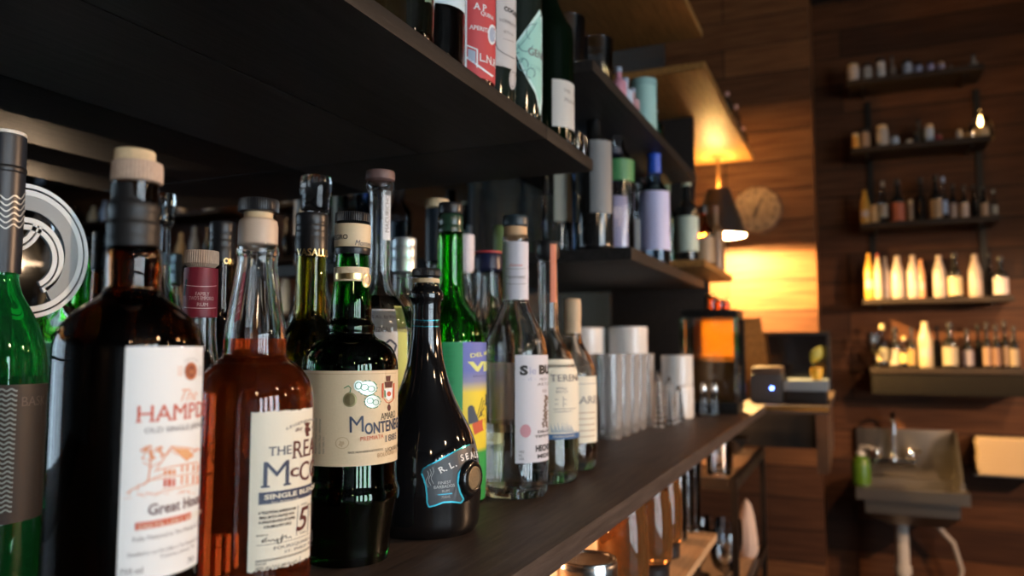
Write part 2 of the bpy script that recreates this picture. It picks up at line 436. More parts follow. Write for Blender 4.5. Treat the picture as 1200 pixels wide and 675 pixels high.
em = root('etched_emblem', (XM+.0006, ec.y, ec.z), 'round frosted emblem of nested arches etched on the mirror left of the brown bottle', 'emblem')
etched('ring', [(0, 0, .0625, .0665, -90, 100), (0, 0, .055, .0605, -90, 100)], M_ETCH)
etched('frosted_band', [(0, 0, .0405, .0548, -60, 100)], P('dim frost', (.36, .40, .42), .7))
etched('arch', [(.0, -.006, .0270, .0320, -60, 105), (.0, -.006, .0340, .0392, -60, 105), (-.022, .0335, .028, .0325, -85, -12), (-.022, .0335, .0345, .038, -85, -12)], M_ETCH)

# ================================================================== SHELVES AND COUNTER
def shelf(name, x0, x1, y0, y1, z0, z1, mat, label, seam=None, cat='shelf', group=None):
    r = root(name, ((x0+x1)/2, (y0+y1)/2, z0), label, cat, group)
    X0, X1, Y, H = x0-(x0+x1)/2, x1-(x0+x1)/2, (y1-y0)/2, z1-z0
    if seam: 
        s = seam-(x0+x1)/2
        bx('board', mat, X0, s-.0012, -Y, Y, 0, H, parent=r, bev=.0015); bx('board', mat, s+.0012, X1, -Y, Y, 0, H, parent=r, bev=.0015)
    else: bx('board', mat, X0, X1, -Y, Y, 0, H, parent=r, bev=.0015)
    return r
XF = -.342
ZA = EYE+.262; TA = .0175
shelf('wall_shelf', XM, XF, -.9, .885, ZA, ZA+TA, M_SHELF, 'long dark shelf over the nearest bottles, its underside in view', seam=-.524)
shelf('wall_shelf', XM, XF, .887, 1.077, ZA, ZA+TA, M_SHELF, 'short end piece of the dark overhead shelf carrying the white-labelled dark bottle')
ZB = EYE+.435
shelf('wall_shelf', XM, XF, 1.08, 1.93, ZB-.018, ZB, M_SHELF, 'high dark shelf with small glasses, just past the end of the long shelf')
ZC = EYE+.175
shelf('wall_shelf', XM, XF, 1.29, 2.02, ZC-.022, ZC, M_SHELF, 'low dark shelf carrying the blue-capped bottle, end grain facing the camera')
ZD = EYE+.232
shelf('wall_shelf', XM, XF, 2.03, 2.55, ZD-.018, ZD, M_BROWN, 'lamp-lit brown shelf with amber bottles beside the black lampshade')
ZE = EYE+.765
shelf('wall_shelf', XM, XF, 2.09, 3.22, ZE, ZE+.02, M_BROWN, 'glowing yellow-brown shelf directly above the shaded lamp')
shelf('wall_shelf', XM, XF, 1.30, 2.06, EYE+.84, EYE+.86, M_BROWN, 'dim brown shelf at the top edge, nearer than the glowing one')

ct = shelf('bar_counter', XM, -.245, -.9, 2.49, CT-.022, CT, M_COUNTER, 'long dark wooden counter carrying the row of bottles and glasses', cat='counter')
bx('support_panel', M_SHELF, -.2475+.02, -.2475+.04, -.9-.795, 1.69, -CT+.022, 0, parent=ct)
# corner return: a black-fronted cabinet with a dark top
rc = root('corner_cabinet', (-.40, 2.80, 0), 'black cabinet closing the corner at the far end of the counter', 'cabinet')
bx('cabinet_top', M_COUNTER, -.33, .335, -.3, .645, CT-.022, CT, parent=rc, bev=.001)
bx('foot', M_BLACKMET, -.33, -.28, -.2, .35, 0, CT-.1305, parent=rc); bx('cabinet_front', M_BLACKMET, -.33, .295, -.27, .35, CT-.13, CT-.023, parent=rc)
bx('end_panel', P('dark brown panel', (.07, .03, .012), .5), .297, .33, -.29, .35, CT-.20, CT-.023, parent=rc)
bx('brass_edge', P('brass', (.5, .32, .1), .35, 1), .0, .335, -.3035, -.3005, CT-.014, CT-.004, parent=rc)

dv = root('divider_panel', (-.577, 2.53, CT), 'dark upright board between the counter and the lamp-lit shelf', 'panel')
bx('board', M_SHELF, -.163, .163, -.01, .01, 0, ZD-.0185-CT, parent=dv, bev=.001)
dv = root('divider_panel', (-.5975, 2.53, ZD), 'added dark board blocking lamp light between the lamp-lit shelf and the glowing shelf above it', 'panel')  # board added to keep lamp light off the teal wall panel
bx('board', M_SHELF, -.1425, .1425, -.01, .01, 0, ZE-.0005-ZD, parent=dv, bev=.001)
for y_, lb in ((.80, 'nearest'), (1.50, 'middle'), (2.12, 'farthest')):
    pk_ = root('added_under_counter_lamp', (-.60, y_, CT-.022), 'unseen small round lamp added under the counter to light its shelf, %s of the three' % lb, 'lamp')  # unseen lamps added to brighten the shelf and rack below
    bm = bmesh.new(); lathe(bm, [(0, 0), (.03, 0), (.03, -.01), (.026, -.012), (0, -.012)], 24); mk('housing', bm, M_BLACKMET, pk_)
    bm = bmesh.new(); lathe(bm, [(0, -.0125), (.024, -.0125), (.02, -.016), (0, -.016)], 24); mk('lens', bm, P('added warm lamp lens', (1, .8, .5), .4, emit=(1, .5, .2), es=6), pk_)
    point('added_under_counter_light', (-.60, y_, CT-.06), (1, .50, .22), UNDER_W, .03)

# ================================================================== THE FRONT ROW OF BOTTLES
G_GREEN = P('green glass', (.04, .62, .17), 0, trans=.93, ior=1.5)
G_BRIGHT = P('bright green glass', (.10, .75, .06), 0, trans=1, ior=1.5)
G_BROWN = P('dark brown glass', (.22, .075, .018), 0, trans=1, ior=1.5)
G_OLIVE = P('olive glass', (.50, .46, .04), 0, trans=1, ior=1.5)
G_DKGREEN = P('bottle green glass', (.03, .42, .04), 0, trans=1, ior=1.5)
L_DARK = P('very dark spirit', (.03, .010, .004), 0, trans=1, ior=1.34)
L_RUM = P('amber rum', (.66, .095, .016), 0, trans=.87, ior=1.34)
L_AMARO = P('dark amaro', (.04, .028, .008), 0, trans=1, ior=1.34)
L_YELLOW = P('pale gold spirit', (.93, .86, .55), 0, trans=1, ior=1.34)

# --- tall green bottle with a wavy band, cut by the left edge
b = Bottle('green_bottle', -6, .55, 66, 'tall green glass bottle with dark wavy-lined capsule at the left edge')
b.glass([(24, 292), (24, 315), (25, 330), (30, 345), (42, 362), (55, 385), (63, 410), (66, 435), (66, 470)], G_GREEN, liquid=P('dark green spirit', (.03, .12, .05), 0, trans=1, ior=1.34), fill=440, baser=60)
b.solid('capsule', [(25, 160), (27, 161), (27, 225), (27, 320), (26, 320)], P('black blue foil capsule', (.018, .022, .03), .35, bump=.05), top=True)
b.solid('cap_top', [(24, 155), (26, 156), (26, 160.5)], P('off white cap', (.75, .70, .62), .5))
b.solid('cap_ring', [(27, 196), (28.2, 198), (28.2, 202), (27, 204)], M_BLACKCAP, top=False, bot=False)
wv = P('silver grey ink', (.55, .55, .52), .4, .3)
for k in range(6):
    pts = [(-6+27*sin(radians(a)), 224+k*7+2.6*sin(radians(a)*9)) for a in range(-80, 81, 5)]
    b.line(pts, 1.8, wv, off=.0006, rpx=27)
b.label(-10, 452, 620, P('dark grey label', (.03, .028, .03), .5), px1=58, off=.0004)
for k in range(26):
    pts = [(-4+22*t/10, 458+k*5.8+1.5*sin(t*1.25)) for t in range(0, 13)]
    b.line(pts, 2.1, P('wave ink', (.30, .42, .45), .4), off=.0008)
b.text('BASK', 28, 478, 12, P('dim ink', (.10, .09, .09), .5), serif=True)
b.done()

# --- big dark brown rum bottle with white label
b = Bottle('rum_bottle', 153, .42, 91, 'large dark brown rum bottle with tall white label and orange house drawing')
b.glass([(28, 215), (28, 286), (33, 295), (34.5, 310), (33, 332), (34, 342), (40, 350), (55, 358), (72, 370), (84, 384), (90, 400), (91, 415), (91, 470)], G_BROWN, liquid=L_DARK, fill=398, baser=84)
b.solid('cork_knob', [(23, 177), (25, 178), (25.5, 184), (25.5, 192)], M_TANWOOD, ribs=48, amp=.03, seg=192, c=149)
b.solid('stopper_collar', [(30, 191), (31.5, 193), (32, 205), (32, 217)], M_PINKTAN, ribs=40, amp=.025, seg=240, c=153)
b.solid('neck_sleeve', [(28.6, 218), (28.8, 238), (31.5, 241), (32, 248), (30.5, 253), (31, 262), (32.6, 264), (32.3, 272), (31.5, 276), (32.3, 281), (31.8, 290), (29, 292)], P('black rubber sleeve', (.012, .011, .011), .5), top=False, bot=False, c=151, n=1)
b.label(147, 406, 688, M_PAPER, a1=71, nx=48)
for e in (0, 1): b.line([(149.5, 409+e), (238, 412+e)], .01, M_PAPER)
b.disc(223.5, 436, 7, 11, P('brick red ink', (.45, .13, .06), .6), n=28); b.disc(223.5, 436, 4.4, 7.5, P('brown pink ink', (.28, .07, .04), .6), off=.0008, n=24)
b.disc(223.5, 436, 6.2, 9.8, M_ORANGE, off=.0009, r0=.93, n=24); b.text('H', 221.2, 440, 7, M_ORANGE, px1=226, serif=True, off=.001)
b.text('LEGACY OF RUM', 215.5, 425.5, 2.2, M_GREYINK, px1=230.5, arc=1.6)
for k in range(4): b.hline(208, 431+k*3.2, 214, .7, M_ORANGE); b.hline(232, 431+k*3.2, 236, .7, M_GREYINK)
b.text('The', 213, 472, 15, M_ORANGE, px1=231, shear=.45, bold=-.012)
b.text('HAMPDEN', 162, 496.5, 21, M_RED, upto='HAMP', px1=229.5, serif=True)
b.text('OLD SINGLE JAMAICAN RUM', 172.5, 509.5, 6.4, M_GREYINK, upto='OLD SINGLE JAMAI', px1=237, serif=True)
# the great house: tree, gable, two storeys with openings, stair and ground
R2 = random.Random(3)
for k in range(34):
    a, q = R2.uniform(0, 6.28), sqrt(R2.random()); x, y = 182+14*q*cos(a), 534+9*q*sin(a)
    b.disc(x, y, R2.uniform(1.4, 3.0), R2.uniform(1.0, 2.2), M_ORANGE, n=7, jag=.3)
b.line([(181, 541), (180, 556), (179, 566), (174, 571)], 1.6, M_ORANGE); b.line([(180, 552), (190, 545)], 1, M_ORANGE); b.line([(180, 549), (172, 544)], 1, M_ORANGE)
b.line([(155, 580), (164, 574), (174, 570), (187, 563), (196, 560)], 1.3, M_ORANGE); b.line([(158, 576), (158, 582)], 1, M_ORANGE); b.line([(168, 570), (167, 578)], 1, M_ORANGE)
b.line([(188, 553), (204, 527), (222, 545), (233, 530), (237, 533)], 1.3, M_ORANGE); b.line([(199, 537), (204, 531), (211, 538)], .8, M_ORANGE); b.line([(204, 527), (226, 530), (234, 534)], 1.2, M_ORANGE)
b.poly([(206, 529), (224, 531), (230, 540), (222, 544)], P('pale orange ink', (.80, .42, .20), .6))
b.line([(185, 556), (200, 552), (236, 547)], 1.1, M_ORANGE); b.line([(184, 566), (200, 564), (236, 560)], .9, M_ORANGE); b.line([(195, 579), (216, 577), (236, 573)], .9, M_ORANGE)
for x, w in ((196.5, 3), (201, 4), (206.5, 3)): 
    b.poly([(x, 566), (x+w, 565.6), (x+w, 575), (x, 575.5)], M_RED); b.poly([(x, 555), (x+w, 554.6), (x+w, 561), (x, 561.5)], M_ORANGE)
for x in (216, 222, 229, 234): b.poly([(x, 563), (x+2, 562.7), (x+2, 573), (x, 573.3)], M_ORANGE); b.poly([(x, 550), (x+2, 549.7), (x+2, 558), (x, 558.3)], M_ORANGE)
for k in range(22):
    x = R2.uniform(152, 232); b.line([(x, 583+R2.uniform(-3, 3)), (x+R2.uniform(3, 9), 583+R2.uniform(-3, 3))], .5, M_ORANGE)
b.text('Great House', 180, 608, 13.5, M_BROWNINK, upto='Great Hous', px1=236.8, serif=True, bold=.014)
b.label(166, 616, 625, M_RED, a1=55, off=.0007, name='red_banner', nz=1, parent=b.o.children[-1] if False else None)
b.cur['label'] = 'red banner strip with pale lettering'
b.text('DISTILLERY EDITION', 170, 624, 6, M_CREAM, upto='DISTILLERY EDITI', px1=235, serif=True, off=.001)
b.cur = [c for c in b.o.children if c.name.startswith('label')][0]
b.text('Fully Matured in The Hampden Estate', 163.5, 638, 5.0, M_GREYINK, upto='Fully Matured in The Hampden', px1=235, serif=True)
b.text('Distilled in our Pot Stills at The Hampden Estate', 158.5, 656, 4.4, M_GREYINK, upto='Distilled in our Pot Stills at The Hampden', px1=234, serif=True)
b.text('Trelawny, Jamaica, W.I.', 195, 661, 4.2, M_GREYINK, upto='Trelawny, Jamaica', px1=228, serif=True)
b.text('750 ml', 150, 677, 7.5, M_GREYINK, px1=177, serif=True); b.text('70', 226, 671, 7, M_GREYINK, px1=233)
b.done()

# --- clear bottle with red neck band and cork-coloured cap
b = Bottle('rum_bottle', 233, .63, 54, 'clear bottle with red neck band and ribbed cork-coloured cap behind the big brown bottle')
b.glass([(18.5, 318), (19.5, 372), (20.5, 400), (24, 425), (38, 445), (50, 462), (54, 480), (54, 520)], M_CLEAR, liquid=M_WATER, fill=470, baser=50)
b.solid('cap', [(20, 294), (21, 296), (21, 314)], M_PINKTAN, ribs=46, amp=.03, seg=184)
b.solid('red_band', [(20.2, 315), (20.6, 322), (20.8, 372)], P('crimson paper band', (.22, .015, .03), .5), top=False, bot=False)
pk = P('pink ink', (.70, .42, .40), .5)
for t, y, x0, x1 in (('FAMILY', 344, 227, 243), ("TWO'S EMPORIO", 350, 220, 248), ('RUM', 357, 229, 242)): b.text(t, x0, y, 4.5, pk, px1=x1, rpx=20.8, serif=True, off=.0005)
for y in (333, 359.5): b.line([(215+k*2, y) for k in range(19)], .9, pk, rpx=20.8, off=.0005)
b.line([(214.6, 336), (216.5, 336.2)], 20, M_INK, rpx=20.8, off=.0005)
b.done()

# --- black screw-cap bottle further back
b = Bottle('spirit_bottle', 257, .86, 36, 'dark bottle with black screw cap near the mirror behind the clear cork-capped neck')
b.glass([(15, 300), (15.5, 350), (18, 380), (30, 405), (36, 430), (36, 470)], G_BROWN, liquid=L_DARK, fill=420)
b.solid('screw_cap', [(14.8, 260), (16, 262), (16, 274), (15.4, 275), (16, 277), (15.4, 282), (16.2, 284), (15.4, 290), (16, 292), (16, 312)], M_BLACKCAP)
b.text('ON', 259, 306.5, 7, M_GOLD, px1=270, rpx=16, bold=.02, off=.0004)
b.done()

# --- amber rum with cream label
b = Bottle('rum_bottle', 299, .51, 72, 'amber rum bottle with clear tapered neck and cream label lettered in slate blue')
b.glass([(22, 262), (23.5, 264), (23.5, 288), (26, 291), (26, 298), (23.6, 302), (24.5, 315), (30, 350), (35.5, 385), (37, 396), (37.4, 410), (38, 417), (43, 422), (56, 431), (67, 446), (71.5, 463), (72, 480), (72, 520)], M_CLEAR, liquid=L_RUM, fill=397, baser=66)
b.solid('cap', [(23.5, 234), (24.6, 236), (24.6, 248), (23.5, 249.5)], M_BLACKCAP, ribs=50, amp=.05, seg=200)
b.solid('stopper', [(17.5, 250), (17.5, 257), (21, 258)], M_TANWOOD, top=False)
b.solid('neck_seal', [(19, 257), (23.8, 260), (24.0, 284), (23.9, 290)], P('pale tan seal', (.60, .44, .32), .45), top=False, bot=False)
tj = random.Random(5); tt = [tj.uniform(0, .012) for _ in range(64)]; tb = [tj.uniform(0, .014) for _ in range(64)]
b.label(296.5, 482, 673, M_CREAM, a1=72, nx=60, shape=lambda t: (tb[int(t*60)], 1-tt[int(t*60)]))
b.text('LEGENDARY RUM', 337, 505.5, 3.6, M_GREYINK, upto='LEGENDARY R', px1=369, arc=1.9)
b.disc(361, 500, 2.1, 3.2, M_BROWNINK, n=12); b.poly([(358.5, 503), (364, 503), (365, 507), (362.5, 508), (363.5, 513), (360, 514), (358.6, 508)], M_BROWNINK); b.poly([(357.6, 498), (364.4, 497), (364, 498.8), (358, 499.8)], M_BROWNINK)
b.text('Bill', 347, 507.5, 4.4, M_BROWNINK, px1=355.5, shear=.5); b.text('McCoy', 365, 505, 4.2, M_BROWNINK, shear=.5)
b.text('THE', 317.5, 535.5, 11, M_BLUEINK, px1=343.5, serif=True)
b.text('REAL', 344.5, 540, 22, M_BROWNINK, upto='R', px1=357, serif=True, bold=.003)
b.text('M', 309.5, 573.5, 33, M_BLUEINK, px1=343.5, serif=True, bold=-.004)
b.text('c', 342.5, 562, 16.5, M_BROWNINK, px1=352.5, bold=.012, serif=False); b.text('COY', 353, 567.5, 24, M_BROWNINK, upto='C', px1=363.5, bold=.006)
b.label(307.5, 578.5, 593, M_BLUEINK, a1=72, off=.0006, name='blue_banner', nz=1)
b.text('SINGLE BLENDED', 313.5, 587, 5.6, M_CREAM, upto='SINGLE BLEND', px1=368.5, serif=True, bold=.03, off=.001)
b.text('Rum, Barbados made', 322, 591.6, 2.2, M_CREAM, px1=352, off=.001)
b.cur = [c for c in b.o.children if c.name.startswith('label')][0]
for k, t in enumerate(('A TRADITIONAL BARBADOS RUM', 'SMALL BATCH CRAFTED WITH', 'A UNIQUE BALANCE OF COPPER', 'COLUMN & POT STILLS')):
    b.text(t, (307.5, 308.5, 308, 314)[k], 604.5+k*5.6, 3.3, M_INK, px1=(349.5, 348, 349, 345)[k], bold=.03)
b.text('5', 350.5, 627, 28, M_BROWNINK, px1=363.5, shear=.28, bold=.012, xs=1)
b.text('AGED', 355.5, 596.5, 2.4, M_INK, px1=362); b.text('YEARS', 354.5, 631, 2.4, M_INK, px1=361.5)
b.line([(352.3, 596), (351.2, 632)], .6, M_GREYINK); b.line([(364.3, 594), (363.4, 629)], .6, M_GREYINK)
for k in range(4): b.text('IN OAK CASKS', 365.4, 597+k*4.2, 2.4, M_INK)
b.text('PROPRIETOR', 306, 630.5, 2, M_INK, px1=319)
b.line([(312, 638), (318, 632.5), (314, 634), (312, 636.5), (317, 637), (320, 635), (322, 637), (325, 634.5), (327, 637), (330, 634), (331, 641), (329, 637), (333, 635), (336, 630), (333, 640), (337, 632.5), (340, 631), (339, 634), (342, 634.5), (344, 632.5), (345.5, 634.5)], .7, M_INK)
b.hline(306, 641, 372, .5, M_GREYINK); b.text('FOURSQUARE DISTILLERY', 325.5, 647.5, 3.9, M_GREYINK, upto='FOURSQUARE DIST', px1=369, serif=True)
b.text('ST. PHILIP, BARBADOS', 338, 651.8, 3.2, M_GREYINK, upto='ST. PHILIP, BARB', px1=369, serif=True)
b.hline(305.5, 659, 372, .6, M_INK); b.hline(305.5, 660.4, 372, .6, M_INK)
b.text('PROOF', 305.5, 664.6, 2.6, M_INK, px1=318); b.text('40% Alc/Vol (80 Proof)', 305.5, 670.5, 3.9, M_INK, px1=352, serif=True)
b.line([(356, 657), (355.4, 667)], .6, M_GREYINK); b.text('750 mL', 358, 665.5, 3.4, M_INK, serif=True)
b.done()

# --- olive liqueur bottle
b = Bottle('liqueur_bottle', 362.5, .75, 39, 'olive yellow liqueur bottle with black cap lettered in gold behind the amber rum')
b.glass([(17.5, 288), (18, 340), (18.2, 366), (21, 376), (30, 390), (36.5, 408), (39, 425), (39, 470)], G_OLIVE, liquid=P('golden liqueur', (.72, .60, .05), 0, trans=1, ior=1.34), fill=374)
b.solid('screw_cap', [(18.4, 251), (19.6, 253), (19.6, 262), (18.7, 264), (19.8, 267), (18.9, 271), (19.8, 274), (18.9, 278), (19.6, 281), (19.6, 301)], M_BLACKCAP)
b.text('VASALUS', 346, 299, 8.6, M_GOLD, px1=381.5, rpx=19.6, bold=.02, off=.0004)
b.done()

# --- tall clear bottle with a glass stopper at the mirror
b = Bottle('glass_stoppered_bottle', 366.5, .95, 31, 'tall clear bottle with a glass stopper standing close to the mirror')
b.glass([(13, 250), (13.5, 300), (16, 330), (27, 360), (31, 380), (31, 440)], M_CLEAR, liquid=M_WATER, fill=300, seg=48)
b.solid('glass_stopper', [(17, 207), (18.6, 209), (18.6, 228), (17.4, 231), (17.4, 246), (14, 250)], M_CLEAR, n=1)
b.done()

# --- amaro with tan label
b = Bottle('amaro_bottle', 411, .66, 56.5, 'dark green amaro bottle with wide tan label and black screw cap')
b.glass([(19, 293), (19, 302), (20, 320), (23, 345), (24.5, 360), (24, 372), (25, 377), (28.4, 381), (28.4, 387), (27, 391), (31, 396), (43, 401), (51.5, 410), (56, 424), (56.5, 436), (56.5, 560), (58.5, 566), (60.5, 572), (60.5, 580), (58, 588), (54, 606), (51, 622), (49, 634)], G_DKGREEN, liquid=L_AMARO, fill=358, baser=47)
b.solid('screw_cap', [(20.4, 250), (21.4, 252), (21.4, 264)], M_BLACKCAP, ribs=48, amp=.05, seg=192)
b.solid('cap_band', [(21.4, 264.5), (21.8, 266), (21.8, 291)], M_KRAFT, top=False, bot=False)
b.solid('cap_ring', [(21.2, 291.5), (21.6, 293), (21.2, 296), (20.4, 299)], M_BLACKCAP, top=False, bot=False)
b.text('NEGRO', 388, 282, 5.6, M_INK, px1=405.5, rpx=21.8, bold=.02, off=.0004); b.text('Montenegro', 414, 282.5, 7, M_BLUEINK, rpx=21.8, xs=.8, shear=.3, off=.0004)
b.hline  # (rules below)
b.label(390, 313.5, 330, M_KRAFT, px1=431, rpx=21.2, off=.0004, name='neck_strip'); b.label(393, 319, 326, M_GOLD, px1=423, rpx=21.2, off=.0008, name='gold_stripe')
b.disc(427.3, 326, 5, 9, M_KRAFT, rpx=21.5, off=.0010, n=20); b.disc(427.3, 326, 4, 7, M_GOLD, rpx=21.5, off=.0013, n=20, r0=.8)
b.label(356, 433.5, 541, M_KRAFT, a1=80, nx=56)
sh = P('tan hatch ink', (.60, .42, .24), .6)
b.text('M', 411.5, 507, 20, M_BLUEINK, px1=427.5, rot=2); b.text('ONTENEGRO', 428.8, 509.5, 13.5, M_BLUEINK, upto='ONTEN', px1=461, bold=.025, rot=3)
b.text('AMARO', 446.5, 493, 8.4, M_INK, px1=463, serif=True, rot=3)
b.text('PREMIATA', 424, 517.5, 5.4, M_RED, px1=450.2, rot=3); b.text('1885', 452, 519, 8, M_BLUEINK, px1=464.5, serif=True, rot=3)
b.text('MADE FROM HERBS & BOTANICALS,', 410, 532, 2.7, M_INK, px1=450, rot=2); b.text('LIQUEUR', 452.5, 530.5, 4.6, M_INK, upto='LIQUEU', px1=465, rot=2)
b.text('BOLOGNA - ITALIA', 443.5, 537, 4.8, P('tan ink', (.42, .25, .12), .6), upto='BOLOGNA', px1=462, rot=2)
b.disc(411, 468.5, 8, 8.6, P('bronze foil', (.40, .33, .16), .3, .9), n=26); b.disc(411, 468.5, 6.2, 6.8, P('dark bronze', (.22, .17, .08), .35, .8), off=.0009, n=24)
b.line([(404, 455), (409, 452), (412, 455), (411, 460)], 1, M_GREENINK)
for x, y, rx, ry in ((431, 455, 12, 9.5), (437, 471, 10, 8.5)):
    b.disc(x, y, rx, ry, M_GREENINK, n=28, jag=.12, off=.0006); b.disc(x, y, rx*.86, ry*.86, M_SILVER, n=24, off=.0009)
    b.disc(x-rx*.3, y-1, rx*.4, ry*.42, M_GREENINK, n=16, off=.0011, r0=.8); b.disc(x+rx*.35, y+1, rx*.35, ry*.4, M_GREENINK, n=16, off=.0011, r0=.8)
b.disc(420.5, 452, 5.5, 6.5, M_SILVER, n=18, off=.0010); b.disc(420.5, 452, 4, 4.6, M_GREENINK, n=18, off=.0012, r0=.8)
for x, w in ((447.5, 2), (460.3, 1.8)): b.poly([(x, 450), (x+w, 449), (x+w, 468), (x, 466)], M_RED)
b.poly([(450, 456), (459.8, 455), (459, 466), (455.3, 470), (451, 466)], M_WHITEINK, off=.0008); b.disc(455.3, 462, 2.4, 3, M_RED, off=.001, n=10); b.line([(450.8, 458), (451.4, 466)], 1.2, M_GREENINK, off=.001)
b.poly([(450.5, 448), (460, 447), (459, 454.5), (451.5, 455)], M_BROWNINK); b.poly([(452, 441), (457.5, 440.5), (457, 447), (452.5, 447.4)], M_BROWNINK)
b.line([(450, 468), (453, 472), (456, 473), (460, 470), (461.5, 467)], .9, M_RED); b.disc(456, 478.5, 2, 4, M_BROWNINK, n=12); b.line([(456, 472), (456, 476)], .6, M_BROWNINK)
b.disc(403, 519, 8, 7, sh, n=24, r0=.86); b.disc(402, 520, 3.6, 4.4, sh, n=9, jag=.4)
for k in range(3):
    b.text(('PRODOTTO E IMBOTTIGLIATO DA', 'BOLOGNA, ITALIA - IMPORTED BY', 'NEW YORK, N.Y.')[k], 374+k*4.4, 531, 2.6, M_GREYINK, rot=90, xs=.75)
for k in range(52): b.line([(371.5, 437+k*1.95), (383, 437+k*1.95)], .01, sh)
b.line([(358, 437.5)] + [(358+k*4.4, 437.5+.9*sin(k/24*pi)) for k in range(1, 25)], .8, sh)
b.done()

# --- clear mezcal with dark wood stopper
b = Bottle('mezcal_bottle', 443, .85, 40, 'clear mezcal bottle with mauve wooden stopper and lettered strip down its neck')
b.glass([(15.4, 214), (16.6, 216), (16.6, 221), (13.2, 225), (13, 300), (13.4, 328), (17, 340), (27, 353), (35, 366), (39, 382), (40, 398), (40, 450)], M_CLEAR, liquid=M_WATER, fill=348, baser=36)
b.solid('stopper', [(16.4, 201), (17.4, 203), (17.4, 214)], P('mauve brown stopper', (.17, .10, .09), .5), bot=True)
b.label(446.5, 217, 277, P('soft white paper', (.70, .72, .74), .6), px1=455, rpx=13.2, off=.0005, name='neck_label')
b.text('MACURICHOS', 453.2, 270, 5.6, M_GREYINK, rot=90, rpx=13.2, serif=True, xs=1.0, off=.0009)
b.label(424, 362, 540, M_PAPER, px1=466, off=.0004)
b.text('45% Alc. by Vol.', 428, 373, 4.2, M_GREYINK, px1=465); b.text('MEZCAL', 434, 389, 6.2, M_GREYINK, px1=458, serif=True)
b.line([(449, 405), (457, 398), (464, 404), (462, 412)], 2.4, M_BLUEINK)
b.label(466.2, 358, 540, P('lime paper', (.62, .66, .18), .6), px1=477, off=.0004, name='green_label'); b.text('ANCESTRAL', 466.8, 389, 6, M_GREYINK, serif=True, xs=.6)
b.done()

# --- silver-capped clear bottle
b = Bottle('spirit_bottle', 472, 1.0, 34, 'clear bottle with broad silver screw cap behind the mezcal')
b.glass([(13.6, 322), (14, 345), (20, 362), (31, 380), (34, 398), (34, 440)], M_CLEAR, liquid=M_WATER, fill=360, seg=48)
b.solid('silver_cap', [(14.4, 279), (15.2, 281), (15.2, 290), (14.6, 291), (15.2, 293), (15.2, 303), (14.6, 304), (15.2, 306), (15.2, 323)], P('brushed silver cap', (.60, .66, .70), .35, .8))
b.done()

# --- black capsule bottle with cork-coloured top
b = Bottle('spirit_bottle', 511, 1.16, 32, 'bottle with black neck sleeve and round cork-coloured top behind the bright green bottle')
b.glass([(12.5, 250), (13.2, 330), (16, 345), (28, 365), (32, 385), (32, 440)], M_CLEAR, liquid=M_WATER, fill=350, seg=48)
b.solid('cork_top', [(13.4, 234), (14.6, 236), (14.6, 242), (13.6, 245)], M_TANWOOD); b.solid('neck_sleeve', [(13.4, 246), (14, 250), (14, 307)], P('black blue sleeve', (.012, .018, .026), .4), top=False, bot=False)
b.done()

# --- black squat rum with teal-edged badge and wax seal
b = Bottle('rum_bottle', 499, .765, 65, 'squat black pear-shaped rum bottle with teal-edged badge and round seal')
b.glass([(15, 326), (15.5, 338), (20, 341), (20.5, 350), (17.4, 355), (16.8, 368), (17.6, 395), (21, 422), (27, 446), (37, 472), (48, 492), (57, 511), (62, 530), (65, 555), (66, 575), (64, 592)], P('black bottle glass', (.006, .0055, .006), .06, coat=.6, spec=.6), baser=58, name='bottle_body')
b.solid('cap', [(16, 315), (17.2, 317), (17.2, 326)], M_BLACKCAP, ribs=44, amp=.05, seg=176); b.solid('tan_ring', [(15.6, 327), (15.8, 328), (15.8, 332)], M_TANWOOD, top=False, bot=False)
b.text('- - - - - - - -', 486, 377, 3.2, M_TEALINK, px1=512, rpx=17.4, off=.0004); b.line([(483, 373.5), (514, 374)], .8, M_TEALINK, rpx=17.4, off=.0004); b.line([(483, 381), (514, 381.5)], .7, M_TEALINK, rpx=17.4, off=.0004)
M_BADGE = P('charcoal badge', (.045, .055, .065), .45)
OUT = [(495.6, 555), (496.5, 550), (503, 546), (514, 541), (524, 536), (534, 531), (545, 526), (556, 522), (561.5, 521), (562, 545), (552, 547), (544, 549), (538, 556), (536.5, 567), (539, 578), (543, 586), (540, 590), (530, 588.6), (520, 589), (511, 592.5), (504, 594), (502, 589), (501.6, 580), (500.5, 570), (498, 561)]
b.poly(OUT, M_BADGE, off=.0006)
b.line([(495.6, 555), (498, 561), (500.5, 570), (501.6, 580), (502, 589), (504, 594), (511, 592.5), (520, 589), (530, 588.6), (540, 590), (543, 586), (539, 578), (536.5, 567), (538, 556), (543, 550)], 1.9, P('bright teal foil', (.06, .62, .80), .3, .3), off=.0009)
b.line([(495.6, 554), (496.8, 550), (503, 546), (514, 541), (524, 536), (534, 531), (545, 526), (556, 522)], 1.5, M_TEALINK, off=.0009)
for t, x, y, h, r_, w in (('R', 517, 555.5, 7.4, 27, 0), ('.', 524, 552.5, 7, 25, 0), ('L', 529, 550.5, 7.4, 23, 0), ('.', 535.5, 547.5, 7, 20, 0), ('S', 542.5, 541.5, 7.6, 13, 0), ('E', 548.5, 540, 7.6, 10, 0), ('A', 553.3, 539, 7.6, 7, 0), ('L', 558.2, 538, 7.6, 5, 0), ('E', 561, 537.6, 7.6, 4, 0)):
    b.text(t, x, y, h, M_WHITEINK, serif=True, bold=.02, rot=r_, off=.001, xs=1.15)
gi = P('pale badge ink', (.55, .58, .58), .5)
b.text('FINEST', 514, 568, 3.4, gi, px1=529, serif=True, rot=2, off=.001); b.text('BARBADOS', 509.5, 573, 3.6, gi, px1=533, serif=True, rot=2, off=.001); b.text('RUM', 518.5, 577.5, 3.2, gi, px1=527, serif=True, rot=2, off=.001); b.text('750mL', 518, 584.5, 3, gi, px1=528, rot=2, off=.001)
